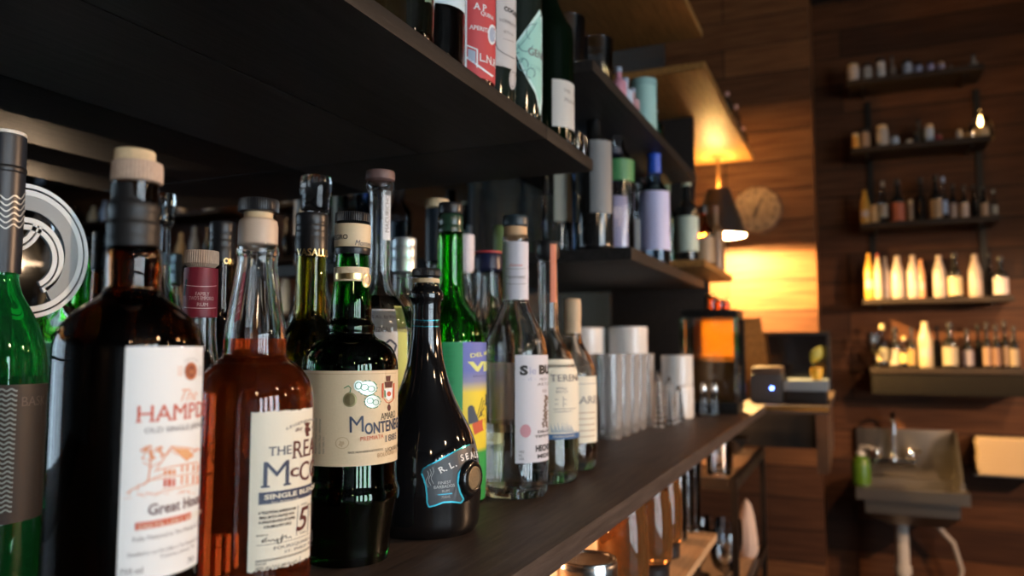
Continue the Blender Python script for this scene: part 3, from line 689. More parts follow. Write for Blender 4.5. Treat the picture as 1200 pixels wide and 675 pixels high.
b.line([(514, 580), (530, 578.6)], .6, M_TEALINK, off=.001)
for k in range(3): b.line([(502+k*3+sin(q*.9)*1.5, 552+q*2.4-k*2) for q in range(9)], .5, gi, off=.0009)
b.done()
a = b.ang(553); zc = b.z(561, a); p0 = b.pt(a, zc, -.0015); nrm = Vector((cos(b.az+a), sin(b.az+a), 0))
bm = bmesh.new(); lathe(bm, chaikin([(0, -.004), (.0175, -.004), (.0175, .002), (.0145, .0052), (.0115, .0048), (.011, .004), (0, .004)], 1), 40)
sl = mk('wax_seal', bm, P('black wax', (.008, .008, .008), .15, coat=.4), b.o); rot = Vector((0, 0, 1)).rotation_difference(nrm).to_matrix().to_4x4(); sl.matrix_local = Matrix.Translation(p0) @ rot
bm = bmesh.new(); lathe(bm, [(0, .0042), (.0108, .0042), (.0108, .0056), (.0098, .0058), (.0094, .005), (0, .005)], 32); mk('medallion', bm, P('worn bronze medal', (.24, .19, .12), .45, .7, bump=.6, bscale=400), sl)

# --- bright green mezcal bottle, half behind the black one
b = Bottle('mezcal_bottle', 527, .9, 43, 'bright green glass bottle with green, blue and yellow label')
b.glass([(13.6, 262), (14.8, 272), (15.2, 300), (16, 338), (19, 352), (28, 364), (37, 379), (42, 396), (43, 410), (43, 470)], G_BRIGHT, baser=40)
b.solid('stopper', [(13, 238), (14.4, 240), (14.4, 250), (13.2, 252)], M_BLACKCAP); b.solid('shrink_sleeve', [(13.4, 252), (14.9, 254), (15, 262), (14.5, 265), (15.3, 267), (15.3, 273)], P('dark clear sleeve', (.02, .05, .03), .2), top=False, bot=False)
b.label(493, 401, 590, P('leaf green paper', (.02, .30, .10), .6), px1=542, off=.0004, name='green_label')
for k in range(9): b.text('HECHO EN OAXACA'[:9+k % 5], 515, 409+k*4.8+(2 if k > 2 else 0), 2.4, M_GREENINK, px1=528+(k*5) % 6, off=.0007)
b.text('42% VOL', 520, 449, 3.2, M_GREENINK, px1=532)
m = bpy.data.materials.new('blue to yellow printed paper'); m.use_nodes = True; nt = m.node_tree; tc = nt.nodes.new('ShaderNodeTexCoord'); sp = nt.nodes.new('ShaderNodeSeparateXYZ'); rp = nt.nodes.new('ShaderNodeValToRGB')
nt.links.new(tc.outputs['Generated'], sp.inputs[0]); nt.links.new(sp.outputs['Z'], rp.inputs[0]); nt.links.new(rp.outputs[0], nt.nodes['Principled BSDF'].inputs['Base Color'])
rp.color_ramp.elements[0].position = .30; rp.color_ramp.elements[0].color = (.02, .32, .06, 1); rp.color_ramp.elements[1].position = .82; rp.color_ramp.elements[1].color = (.13, .17, .52, 1)
for p_, c_ in ((.33, (.80, .60, .03, 1)), (.68, (.86, .66, .04, 1)), (.75, (.25, .26, .42, 1))): q = rp.color_ramp.elements.new(p_); q.color = c_
nt.nodes['Principled BSDF'].inputs['Roughness'].default_value = .55
b.label(542.4, 401, 590, m, a1=100, off=.0004, name='picture_label')
yl = P('pale yellow ink', (.75, .78, .25), .6)
b.text('DEL MAGUEY', 551, 419, 4.8, yl, upto='DEL M', px1=569, bold=.02, rot=5); b.text('VIDA', 547.6, 435, 11, yl, upto='VI', px1=568.5, bold=.05)
b.text('SAN LUIS DEL RIO', 554, 442, 2.2, M_BLUEINK, px1=569)
b.disc(552, 480, 4, 5, P('slate ink', (.05, .07, .10), .6), n=14); b.poly([(548, 482), (556, 480), (561, 494), (549, 498)], MATS['slate ink']); b.poly([(553, 497), (568, 490), (569, 503), (556, 510)], M_RED)
for k in range(4): b.line([(560+k*3, 490-k*5), (569, 480-k*6)], 1, M_INK); b.line([(559+k*2.4, 488), (565+k*1.6, 466+k*3)], .8, M_INK)
b.done()

# --- white capsule, navy cap, green capsule in the back row
b = Bottle('spirit_bottle', 545, 1.26, 28, 'bottle with white striped capsule just right of the bright green neck')
b.glass([(9.6, 320), (10.4, 340), (14, 360), (26, 382), (28, 400), (28, 430)], M_CLEAR, liquid=M_WATER, fill=370, seg=48)
b.solid('capsule', [(9.8, 275), (10.6, 277), (10.6, 294), (10.2, 295), (10.6, 297), (10.6, 320)], P('white capsule', (.72, .66, .70), .45)); b.done()
b = Bottle('spirit_bottle', 572, 1.10, 31, 'clear bottle with navy cap and thin red rim left of the tall clear tequila')
b.glass([(15, 318), (15.6, 350), (19, 368), (28, 388), (31, 405), (31, 440)], M_CLEAR, liquid=M_WATER, fill=380, seg=48)
b.solid('navy_cap', [(15.6, 298), (16.8, 300), (16.8, 321)], P('navy plastic', (.012, .015, .05), .35)); b.solid('red_rim', [(15.8, 295), (16.2, 296), (16.2, 298)], P('red plastic', (.5, .05, .06), .4)); b.done()
b = Bottle('spirit_bottle', 588, 1.42, 26, 'bottle with olive green capsule peeking out behind the tall clear tequila')
b.glass([(9.8, 300), (10, 345), (14, 362), (24, 380), (26, 395), (26, 430)], P('pale green glass', (.35, .6, .25), 0, trans=1), liquid=M_WATER, fill=370, seg=48)
b.solid('capsule', [(9.4, 265), (10.4, 267), (10.4, 301)], P('olive capsule', (.16, .22, .07), .45)); b.done()

# --- tall clear tequila
b = Bottle('tequila_bottle', 604, .94, 38, 'tall clear bottle with cork stopper, paper neck wrap and grey-white label with a pink stamp')
b.glass([(14.5, 276), (15.3, 278), (15.3, 320), (15.3, 350), (16, 356), (20, 366), (27, 380), (33.5, 395), (37, 408), (38, 420), (38, 470)], M_CLEAR, liquid=M_WATER, fill=494, baser=34)
b.solid('cap', [(13.8, 253), (15.2, 255), (15.2, 265), (14.2, 266.5)], P('dark teal cap', (.02, .035, .045), .4)); b.solid('cork', [(13.8, 266.6), (14, 268), (14, 281)], P('orange cork', (.62, .38, .20), .6, bump=.3), top=False)
b.label(589.5, 283, 351, P('neck paper', (.62, .60, .66), .6), px1=619, rpx=15.3, off=.0005, name='neck_label')
b.text('Siete', 597, 310, 3.4, M_RED, px1=612, rpx=15.3, shear=.4); b.text('- HECHO A MANO -', 595, 325, 2.6, M_GREYINK, px1=616, rpx=15.3)
for k in range(3): b.line([(593, 313+k*9), (616, 313+k*9)], .5, M_GREYINK, rpx=15.3)
b.label(603.5, 416, 543, P('grey white paper', (.64, .62, .66), .6, bump=.15, bscale=500), a1=85, off=.0004)
bk = b.cur; b.label(0, 425, 505, P('brownish back label', (.80, .64, .56), .6), a0=-178, a1=-118, off=.0004, name='back_label'); b.cur = bk
b.text('S', 609, 439, 10.6, M_INK, px1=618.5, bold=.06); b.text('ie', 620, 438.5, 9, P('pale lilac ink', (.42, .42, .55), .6), px1=628, bold=.02); b.text('BUENO', 631, 438, 10.2, M_INK, upto='BU', px1=642.3, bold=.06)
b.text('- d -', 612, 446, 4, P('pale lilac ink', (0, 0, 0)), px1=628); b.text('MEZCAL', 632, 446, 3.4, M_GREYINK); b.text('ARTESANAL', 629, 452, 3.4, M_GREYINK, upto='ARTES', px1=641.5); b.text('100%', 635, 460, 3.6, M_BROWNINK)
bt = P('bronze brown ink', (.14, .09, .06), .6)
for k in range(26):
    t_ = k/25; b.disc(639-5*t_*R2.uniform(.2, 1), 464+36*t_, 1.6, 1.6, bt, n=6, jag=.4); b.disc(639.5+R2.uniform(-2, 2), 464+36*t_, 1.4, 1.6, bt, n=6, jag=.4)
b.disc(615.5, 505, 6.4, 8, P('pink ink stamp', (.55, .26, .30), .6), n=24, jag=.05)
b.text('DELGADO', 629.5, 507.5, 3, M_INK, upto='DELGA', px1=641.5, bold=.04); b.text('TEPEHUAJE', 626, 513, 2.8, M_INK, upto='TEPEHU', px1=641.5, bold=.03)
b.text('HECHO EN', 627, 529, 7, M_INK, upto='HECHO', px1=641.6, bold=.05); b.text('MEXICO', 629, 537, 4.6, M_INK, upto='MEXI', px1=641, bold=.04); b.text('700', 608, 531, 3, M_GREYINK); b.text('ML', 608, 535, 2.6, M_GREYINK); b.text('40%', 608, 539, 2.6, M_GREYINK)
b.done()

# --- cream label with blue band
b = Bottle('rum_bottle', 642, 1.04, 35.5, 'clear bottle with black cap, orange neck strip and cream label ending in a blue band')
b.glass([(11.5, 300), (12, 385), (14, 392), (21, 404), (29, 419), (34, 434), (35.5, 448), (35.5, 480)], M_CLEAR, liquid=L_YELLOW, fill=428, baser=31)
b.solid('cap', [(12.6, 283), (13.8, 285), (13.8, 306)], M_BLACKCAP)
b.label(645, 283, 353, P('orange strip', (.60, .18, .09), .55), px1=652, rpx=13.9, off=.0006, name='neck_strip')
b.label(620, 421, 514, M_CREAM, a1=85, off=.0004)
b.text('TERENA', 644.5, 447, 8.4, M_GREYINK, upto='TEREN', px1=675.4, serif=True)
b.text('SMALL', 651.5, 456.5, 3.0, M_GREYINK, px1=664); b.text('BATCH', 651.5, 460.6, 3.0, M_GREYINK, px1=664.5)
for x in (650, 660): b.text('No.', x, 469, 2.2, M_GREYINK); b.text('015', x, 474.5, 2, M_GREYINK)
b.line([(659.5, 464), (659.5, 478)], .5, M_GREYINK); b.hline(648, 479.5, 674, .5, M_GREYINK); b.text('CALIFORNIA DRY', 649, 483.5, 2.0, M_GREYINK, px1=670); b.text('FINE', 668, 430.5, 2, M_RED)
for k in range(16): b.poly([(645+k*2, 507), (645+k*2+R2.uniform(-1, 1), 507-R2.uniform(3, 15)), (647.5+k*2, 507)], P('grey mountain ink', (.40, .44, .46), .6))
b.label(620, 508, 514.5, P('blue paper band', (.035, .12, .28), .55), a1=85, off=.0008, name='blue_band', nz=1); b.text('CELEBRATING RUM', 647, 513, 2.6, M_CREAM, off=.0011)
b.done()
b = Bottle('spirit_bottle', 671, 1.14, 27.5, 'slim bottle with pale wooden stopper and cream label, last of the front row')
b.glass([(10, 388), (10.6, 398), (14, 406), (20, 416), (25.5, 430), (27.5, 444), (27.5, 470)], P('smoky clear glass', (.86, .78, .70), 0, trans=1), liquid=P('pinkish spirit', (.85, .66, .56), 0, trans=1, ior=1.34), fill=440, baser=24)
b.solid('stopper', [(9, 350), (10.2, 352), (10.4, 374), (9.8, 377), (10.2, 380), (10.2, 394)], P('pale wood stopper', (.60, .42, .26), .6, bump=.2))
b.label(655, 441, 519, M_CREAM, a1=85, off=.0004); b.text('LARES', 672, 473, 9, M_GREYINK, upto='LARE', px1=697, serif=True); b.hline(672, 450, 698, .5, M_GREYINK)
for k in range(5): b.hline(673, 484+k*7, 696, .8, P('tan ink', (.42, .25, .12), .6))
b.done()

# ================================================================== BOTTLES ON THE NEAREST OVERHEAD SHELF
def edge_bottle(name, right_px, X, r, label, **k):
    """bottle on a shelf whose right outline falls in pixel column right_px, standing on the line x = X"""
    t = PSI - atan((right_px-600)/FPX)                       # angle left of +y
    y = 0
    for _ in range(12):
        D = math.hypot(X, y if y else .8); ang_ = t + asin(r/D); y = -X/tan(ang_)
    px = 600 + FPX*tan(PSI - atan2(-X, y)); d = Vector((X, y, 0)).dot(FH)
    kk = d*cos(PIT)/FPX*cos(atan((px-600)/FPX))
    return Bottle(name, px, d, r/kk, label, base=k.pop('base', ZA+TA), xy=(X, y), **k)
ZS = lambda b, h: None
def zbottle(b, pts, mat, **k):
    """outline in metres (radius, height) from lip to shoulder"""
    K = b.k; zz = b.z; b.z = lambda v, rel=None: v; b.k = 1
    b.glass([(r, z) for r, z in pts], mat, baser=pts[-1][0]*.92, **k); b.k, b.z = K, zz; return b
def zsolid(b, name, pts, mat, **k):
    K = b.k; zz = b.z; b.z = lambda v, rel=None: v; b.k = 1
    o = b.solid(name, pts, mat, **k); b.k, b.z = K, zz; return o
BODY = lambda r, h, s=.0135, sh=.62: [(s, h-.03), (s, h*(sh+.16)), (s*1.15, h*(sh+.12)), (r*.8, h*(sh+.03)), (r, h*sh), (r, h*.4)]
b = edge_bottle('spirit_bottle', 507, -.384, .034, 'pale yellowish clear bottle, first on the nearest overhead shelf')
zbottle(b, BODY(.034, .29), P('pale yellow glass', (.85, .84, .66), 0, trans=1), liquid=L_YELLOW, fill=0); zsolid(b, 'cap', [(.0145, .292), (.0148, .29), (.0148, .255)], M_BLACKCAP)
b = edge_bottle('spirit_bottle', 543, -.386, .030, 'dark bottle with pale blue-white label between the clear and the red-labelled bottle')
zbottle(b, BODY(.030, .30), P('smoke glass', (.25, .23, .2), 0, trans=1)); zsolid(b, 'cap', [(.0145, .302), (.0148, .30), (.0148, .26)], M_BLACKCAP)
b.label(500, 0, 0, P('pale blue paper', (.55, .68, .75), .6), a1=80, zs=(.16, .067))
b = edge_bottle('aperitif_bottle', 580, -.384, .0325, 'overhead-shelf bottle with bright red aperitif label')
zbottle(b, BODY(.0325, .30), P('dark red wine glass', (.10, .012, .012), 0.02, trans=.6)); zsolid(b, 'capsule', [(.0145, .302), (.0148, .30), (.0148, .24)], M_BLACKCAP)
lr = b.label(543.5, 0, 0, P('red label paper', (.50, .05, .06), .55), a1=85, zs=(.20, .012))
pw = P('pale label ink', (.72, .76, .80), .6)
for px, y, h, t, u in ((553, 10, 8, 'A P', None), (562, 17, 5, 'QUINA', None), (548, 34, 5.2, 'APERITIF', None), (561, 71, 9.5, 'L.N.R.', None)): b.text(t, px, y, h, pw, serif=True, bold=.01)
b.label(543.3, 0, 0, pw, px1=545.6, zs=(.20, .013), off=.0005, name='white_edge'); b.cur = lr
b.line([(545, 53), (558, 58), (558, 79)], 1.6, pw); b.poly([(547, 57), (556, 60), (556, 76), (547, 69)], P('blue grey engraving', (.35, .42, .55), .6)); b.disc(575.5, 40, 5, 12, pw, n=24); b.disc(575.5, 40, 3.4, 9, MATS['blue grey engraving'], off=.0008, n=18)
b.line([(545, 67), (577, 89)], 2.2, pw); b.done()
b = edge_bottle('vermouth_bottle', 605, -.392, .0325, 'overhead-shelf dark bottle with white bordered vermouth label')
zbottle(b, BODY(.0325, .31), P('black green glass', (.012, .018, .014), .05, coat=.5)); zsolid(b, 'capsule', [(.0145, .312), (.0148, .31), (.0148, .24)], M_BLACKCAP)
lv = b.label(578.5, 0, 0, P('grey pink paper', (.52, .50, .50), .6), a1=80, zs=(.22, .052))
b.text('COCCHI', 590, 12, 5.2, M_INK, upto='COC', px1=602, bold=.05); b.text('VERMOUTH', 584.5, 25, 4, M_GREYINK, upto='VERMOU', px1=602.6, shear=.3); b.text('di Torino', 590, 38, 3, M_GREYINK)
b.line([(580.5, -10), (580.5, 52), (583, 58), (589, 62), (603, 69)], .9, M_INK); b.line([(589, 45), (602, 49)], .5, M_GREYINK)
b.disc(600.3, 93, 4, 12, P('grey pink paper', (.5, .5, .5)), n=20); b.disc(600.3, 93, 2.8, 9.6, M_GREYINK, n=18, off=.0009, r0=.9); b.done()
b = edge_bottle('liqueur_bottle', 636, -.384, .034, 'overhead-shelf bottle with pale teal kite-shaped label')
zbottle(b, BODY(.034, .31), P('black green glass', (.012, .018, .014), .05, coat=.5)); zsolid(b, 'capsule', [(.0145, .312), (.0148, .31), (.0148, .24)], M_BLACKCAP)
b.poly([(601, 55), (633.6, 11), (636, 20), (636, 120), (634, 136), (628, 110), (614, 85)], P('bright pale teal', (.58, .82, .80), .5), off=.0004)
b.poly([(602.5, 57), (633, 18), (635, 30), (635, 110), (633, 124), (627, 103), (615, 82)], P('pale teal paper', (.32, .62, .56), .55), off=.0006)
b.text('GENEPY', 619, 64, 9, M_GREYINK, upto='GEN', px1=634.5, bold=.02, off=.0009); b.text('CUVEE', 622, 80, 5, P('dim teal ink', (.20, .42, .40), .6), off=.0009)
dk = P('dark teal ink', (.06, .16, .18), .6)
for cx_, cy_, q, t0, t1 in ((608, 68, 5, 0, 300), (613, 76, 6, 60, 400), (622, 86, 5, 90, 420), (625, 38, 8, 120, 300), (616, 50, 9, 20, 190)):
    b.line([(cx_+q*cos(radians(t)), cy_+q*1.2*sin(radians(t))) for t in range(t0, t1, 25)], .9, dk, off=.0009)
b.line([(606, 58), (618, 44), (630, 26)], .8, dk, off=.0009); b.done()
b = edge_bottle('wine_bottle', 674.5, -.39, .037, 'tall dark green bottle with low off-white label at the end of the overhead shelf')
zbottle(b, BODY(.037, .33, sh=.55), P('dark wine green glass', (.0012, .0045, .0018), .06, spec=.3)); zsolid(b, 'capsule', [(.0145, .332), (.0148, .33), (.0148, .25)], M_BLACKCAP)
b.label(648, 0, 0, P('off white label', (.50, .50, .48), .6), a1=85, zs=(.098, .030)); b.text('Vda', 662, 108, 5, M_GREYINK, serif=True); b.text('Moravia', 662.5, 119, 5, M_GREYINK, serif=True, upto='Mora', px1=673)
b.done()
def small_glass(name, x, y, z, r, h, label, group=None, tumbler=True, mat=None):
    bm = bmesh.new(); t = .0018
    pr = [(0, .006), (r*.8, .006), (r*.82, 0), (r*.9, 0), (r*.93, .004), (r, h), (r-t, h), (r*.93-t, .012), (0, .011)]
    lathe(bm, pr, 32); o = mk(name, bm, mat or M_THIN); o.location = (x, y, z); return tag(o, label, 'glass', group)
for i, (px, X) in enumerate(((675, -.355), (682, -.354))):
    t = PSI-atan((px-600)/FPX); small_glass('shot_glass', X, -X/tan(t), ZA+TA, .011, .03, ('tiny glass right of the white-labelled dark bottle, nearer the shelf edge', 'tiny glass at the very end of the overhead shelf')[i])

# ================================================================== THE HIGH, LOW AND LAMP-LIT SHELVES
def stand(px, X):
    t = PSI-atan((px-600)/FPX); return X, -X/tan(t)
class LP:  # a lathed thing with parts in metres
    def __init__(s, name, x, y, z, label, cat, group=None): s.o = root(name, (x, y, z), label, cat, group)
    def part(s, name, pts, mat, seg=28, n=1, ribs=0, amp=0, parent=None):
        bm = bmesh.new(); lathe(bm, chaikin(pts, n), seg, ribs, amp); return mk(name, bm, mat, parent or s.o)
    def wrap(s, name, r, z0, z1, mat, az=None, half=80, seg=20, parent=None):
        x, y = s.o.location.x, s.o.location.y; az = atan2(-y, -x) if az is None else az
        bm = bmesh.new(); pv = None
        for i in range(seg+1):
            a = az+radians(half)*(2*i/seg-1); q = [bm.verts.new((rr*cos(a), rr*sin(a), z)) for rr in (r, r+.0007) for z in (z0, z1)]
            if pv:
                for u, v in ((0, 1), (1, 3), (3, 2), (2, 0)): bm.faces.new((pv[u], pv[v], q[v], q[u]))
            else: bm.faces.new((q[0], q[1], q[3], q[2]))
            pv = q
        bm.faces.new((pv[0], pv[1], pv[3], pv[2])); return mk(name, bm, mat, parent or s.o)
def plain_bottle(x, y, z, r, h, glassm, label, cap=M_BLACKCAP, lab=None, group=None, name='spirit_bottle', neck=.30, sq=.4, capl=.12, laz=(.12, .52), cat='bottle', seg=28, half=80):
    b = LP(name, x, y, z, label, cat, group); n = min(r*sq, .016); hs = h*(1-neck)
    b.part('glass_body', [(0, .002), (r*.8, 0), (r, .004), (r, .012), (r, hs*.86), (r*.97, hs*.9), (n*1.3, hs), (n, hs*1.04), (n, h*(1-capl*.5)), (0, h*(1-capl*.5))], glassm, seg)
    if cap: b.part('cap', [(0, h*(1-capl)), (n*1.12, h*(1-capl)), (n*1.12, h*(1-capl)), (n*1.14, h), (n*1.1, h), (0, h)], cap, seg)
    if lab: b.wrap('label', r+.0003, h*laz[0], h*laz[1], lab, half=half, az=None if half == 80 else atan2(-y, -x)+radians(25))
    return b
T_CLEAR = thin('thin bottle glass', (.80, .84, .86)); T_BLUE = thin('thin blue glass', (.45, .62, .80)); T_GREEN = thin('thin green glass', (.35, .75, .45)); T_AMBER = thin('thin amber glass', (.70, .35, .12)); T_LILAC = thin('thin lilac glass', (.62, .58, .85))
M_DKG = P('dark bottle glass', (.012, .012, .012), .06, coat=.5)
def col(*c): return P('colour %.2f %.2f %.2f' % c, c, .5)
# high shelf
for i, (px, X, r, h, lb) in enumerate(((686, -.40, .032, .085, 'upturned clear glass at the near end of the high shelf'), (707, -.372, .028, .075, 'second clear glass on the high shelf, beside the nearest one'))):
    x, y = stand(px, X); y = 1.12+.075*i; small_glass('rocks_glass', x, y, ZB, r, h, lb)
x, y = stand(700, -.45); plain_bottle(x, 1.24, ZB, .022, .13, T_CLEAR, 'small bottle with cream stopper among the glasses on the high shelf', cap=P('cream stopper', (.62, .55, .40), .5), capl=.35)
for px, h, c, lb in ((728, .075, (.50, .22, .30), 'small pink bottle on the high shelf'), (736, .07, (.42, .50, .62), 'pale blue-grey small bottle beside the pink one on the high shelf'), (744, .065, (.45, .25, .28), 'dusky rose small bottle past the pale one on the high shelf')):
    x, y = stand(px, -.372); plain_bottle(x, y, ZB, .014, h, col(*c), lb, cap=col(.3, .38, .5))
x, y = stand(758, -.378); lp = LP('tin_canister', x, y, ZB, 'pale teal canister at the far end of the high shelf', 'canister'); lp.part('body', [(0, 0), (.026, 0), (.026, 0), (.026, .105), (.026, .105), (0, .105)], col(.30, .52, .50)); lp.part('lid', [(0, .105), (.027, .105), (.027, .105), (.027, .12), (.027, .12), (0, .12)], col(.22, .40, .40))
x, y = stand(771, -.38); plain_bottle(x, y, ZB, .018, .09, T_GREEN, 'small green bottle after the teal canister on the high shelf')
# low shelf with blue-capped bottle
x, y = stand(668, -.42); plain_bottle(x, 1.33, ZC, .034, .30, M_DKG, 'dark bottle with grey-lettered label at the near end of the low shelf', lab=P('grey white print label', (.17, .18, .19), .5), laz=(.22, .66), half=38)
plain_bottle(-.50, 1.35, ZC, .030, .30, T_CLEAR, 'clear bottle with pale strip label nearest the mirror on the low shelf', lab=col(.42, .44, .38), laz=(.2, .7), half=36)
x, y = stand(704, -.405); b = plain_bottle(x, 1.43, ZC, .032, .30, T_CLEAR, 'clear bottle with green shoulder and black neck on the low shelf', laz=(.48, .62), lab=P('green shoulder wrap', (.05, .22, .08), .4))
x, y = stand(722, -.44); plain_bottle(x, 1.53, ZC, .032, .26, T_LILAC, 'lilac tinted bottle with small pink badge on the low shelf', cap=col(.16, .16, .2), lab=col(.40, .36, .55))
x, y = stand(716, -.49); plain_bottle(x, 1.44, ZC, .026, .285, T_BLUE, 'bottle with light blue cap behind the green-shouldered one', cap=P('light blue cap', (.06, .30, .55), .4), capl=.3)
x, y = stand(741, -.46); plain_bottle(x, 1.62, ZC, .032, .26, T_CLEAR, 'clear round-shouldered bottle left of the blue-capped one', lab=col(.35, .45, .55))
bb = plain_bottle(*stand(769, -.376), ZC, .031, .262, T_BLUE, 'bottle with royal blue cap and lavender label on the low shelf', cap=P('royal blue cap', (.02, .09, .55), .35), lab=P('lavender label', (.50, .52, .78), .55), laz=(.12, .60), capl=.24, neck=.32, sq=.42)
x, y = stand(775, -.47); plain_bottle(x, 1.86, ZC, .03, .27, T_CLEAR, 'clear bottle half hidden behind the blue-capped one', lab=col(.5, .5, .5))
x, y = stand(757, -.52); plain_bottle(x, 1.78, ZC, .03, .29, M_DKG, 'black bottle deep on the low shelf between two clear ones')
# lamp-lit shelf
for x, y, r, h, gm, lab, cap, lb in ((-.40, 2.10, .030, .24, M_DKG, col(.42, .52, .46), col(.35, .4, .3), 'dark bottle with pale green-white label on the lamp-lit shelf'),
        (-.49, 2.12, .028, .25, T_CLEAR, None, M_TANWOOD, 'clear bottle with tan stopper behind the pale green label on the lamp-lit shelf'),
        (-.40, 2.357, .032, .20, T_AMBER, col(.30, .22, .14), M_BLACKCAP, 'squat amber bottle on the lamp-lit shelf'),
        (-.50, 2.30, .030, .27, T_GREEN, None, col(.12, .18, .1), 'green bottle standing deep on the lamp-lit shelf'),
        (-.385, 2.48, .030, .22, P('brown stoneware', (.16, .09, .045), .35), None, col(.2, .1, .06), 'tan-brown bottle next to the lampshade'),
        (-.46, 2.455, .030, .23, T_AMBER, col(.35, .25, .12), M_BLACKCAP, 'brown labelled bottle behind the one next to the lampshade')):
    plain_bottle(x, y, ZD, r, h, gm, lb, cap=cap, lab=lab)
# items on the highest lit shelf edges
for px, h, lb in ((858, .10, 'small pink-capped bottle on top of the glowing shelf'), (868, .12, 'clear bottle on top of the glowing shelf'), (876, .09, 'thin glass vial at the far end above the glowing shelf')):
    x, y = stand(px, -.365); plain_bottle(x, y, ZE+.02, .016, h, T_CLEAR, lb, cap=col(.6, .3, .25))

# ================================================================== THE CORNER LAMP
lx, ly = spot(846, 3.02); 
b = LP('shaded_lamp', lx, ly, ZE, 'black cone lampshade hanging under the glowing shelf, lit inside', 'lamp')
ZR, ZT = zat(277, 3.02)-ZE, zat(222, 3.02)-ZE
bm = bmesh.new(); lathe(bm, [(.042, ZT), (.103, ZR), (.101, ZR), (.040, ZT)], 40)
bm.faces.ensure_lookup_table(); rg = None
for r_ in (0,):
    n = len(bm.verts)//40
    vs = list(bm.verts)
    for k in range(40): bm.faces.new((vs[k], vs[(k+1) % 40], vs[(n-1)*40+(k+1) % 40], vs[(n-1)*40+k]))
for f in bm.faces:
    c = f.calc_center_median(); rr = math.hypot(c.x, c.y); f.material_index = 0
bmesh.ops.recalc_face_normals(bm, faces=bm.faces)
for f in bm.faces:
    c = f.calc_center_median()
    if f.normal.x*c.x + f.normal.y*c.y < -1e-7: f.material_index = 1
mk('lamp_shade', bm, [P('black lampshade', (.015, .014, .014), .5), P('white shade lining', (.85, .78, .6), .5)], b.o, recalc=False)
bm = bmesh.new(); tube(bm, [(0, 0, 0), (0, 0, ZT-.02)], .006); lathe(bm, [(0, -.006), (.03, -.006), (.03, 0), (0, 0)], 24); mk('stem', bm, M_BROWN, b.o)
bm = bmesh.new(); lathe(bm, chaikin([(0, -.05), (.012, -.045), (.02, -.02), (.018, .0), (.010, .02), (0, .02)], 2), 24)
bu = mk('bulb', bm, P('lit bulb', (1, .8, .5), .4, emit=(1, .55, .18), es=60), b.o); bu.location.z = (ZT+ZR)/2+.02
bm = bmesh.new()
for k in range(3): tube(bm, [(0, 0, ZT-.012), (.041*cos(k*2.094), .041*sin(k*2.094), ZT-.003)], .002, 6)
mk('spider', bm, M_BLACKMET, b.o)
point('lamp_light', (lx, ly, ZE+ZR+.010), (1, .58, .20), LAMP_W*.75, .012)
point('lamp_light_top', (lx, ly, ZE+ZT-.006), (1, .56, .18), LAMP_W*.06, .02)

# ================================================================== GLASSES, CANISTERS AND BOXES ON THE COUNTER
gi_ = 0
names = ('nearest the pale bottle', 'second from the pale bottle', 'third from the pale bottle', 'fourth from the pale bottle', 'fifth from the pale bottle', 'sixth from the pale bottle')
for ci, X in enumerate((-.437, -.507)):
    for k in range(5):
        y = 1.46 + .066*k + .02*ci; bm = bmesh.new(); r, h = .029, .163; t = .0016
        lathe(bm, [(0, .008), (r*.7, .008), (r*.78, 0), (r*.86, 0), (r*.9, .004), (r, h), (r-t, h), (r*.9-t, .018), (0, .016)], 36)
        o = mk('highball_glass', bm, M_GLOWGLASS); o.location = (X, y, CT)
        tag(o, 'tall clear highball glass in the %s row, %s' % (('aisle-side', 'mirror-side')[ci], names[k]), 'glass', 'highball glasses standing on the counter')
def canister(name, px, d, r, z0, h, label, mat, rim=True):
    x, y = spot(px, d); c = LP(name, x, y, z0, label, 'canister')
    c.part('body', [(0, .002), (r*.96, 0), (r, .004), (r, .01), (r, h-.018), (r, h-.018), (0, h-.018)], mat, 40)
    c.part('lid', [(0, h-.018), (r*1.01, h-.018), (r*1.01, h-.018), (r*1.01, h-.003), (r*.98, h), (r*.9, h), (0, h)], mat, 40); return c
M_WC = P('glossy white ceramic', (.74, .72, .70), .18, coat=.3)
canister('white_canister', 736, 1.98, .050, CT, zat(383, 1.98)-CT, 'wide glossy white canister behind the highball glasses, right of the pair', M_WC)
canister('white_canister', 686, 1.98, .049, CT, zat(384, 1.98)-CT, 'wide glossy white canister behind the highball glasses, left of the pair', M_WC)
h = zat(416, 1.93)-CT; zm = zat(452, 1.93)-CT
canister('white_canister', 793, 1.95, .040, CT, zm, 'pinkish white canister at the bottom of the stack of two', M_WC); canister('white_canister', 793, 1.95, .0395, CT+zm, h-zm, 'pinkish white canister on top of the stack of two', M_WC)
for k, (px, d, lb) in enumerate(((771, 1.72, 'beaded glass dasher bottle nearest the highball glasses'), (783, 1.79, 'beaded glass dasher bottle in the middle of the three'), (794, 1.845, 'beaded glass dasher bottle beside the white stack'))):
    x, y = spot(px, d); b = LP('dasher_bottle', x, y, CT, lb, 'bottle'); hh = (.125, .11, .085)[k]
    pr = [(0, 0), (.014, 0), (.0155, .004)]
    for q in range(9): pr += [(.0155-.0007*q, .008+q*hh/11), (.0125-.0007*q, .0115+q*hh/11)]
    b.part('glass_body', pr+[(.006, hh*.92), (0, hh*.92)], M_CLEAR, 20, 1); b.part('dasher_top', [(0, hh*.92), (.0065, hh*.92), (.003, hh), (0, hh)], M_CHROME, 16)
for px, lb in ((823, 'small dark shaker with chrome cap, left one before the glass case'), (836, 'small shaker with chrome cap, right one before the glass case')):
    x, y = spot(px, 1.99); b = LP('salt_shaker', x, y, CT, lb, 'shaker'); b.part('glass_body', [(0, 0), (.013, 0), (.014, .004), (.012, .05), (.009, .06), (0, .06)], T_CLEAR, 20); b.part('cap', [(0, .06), (.0098, .06), (.0098, .075), (.006, .088), (0, .09)], M_CHROME, 20)
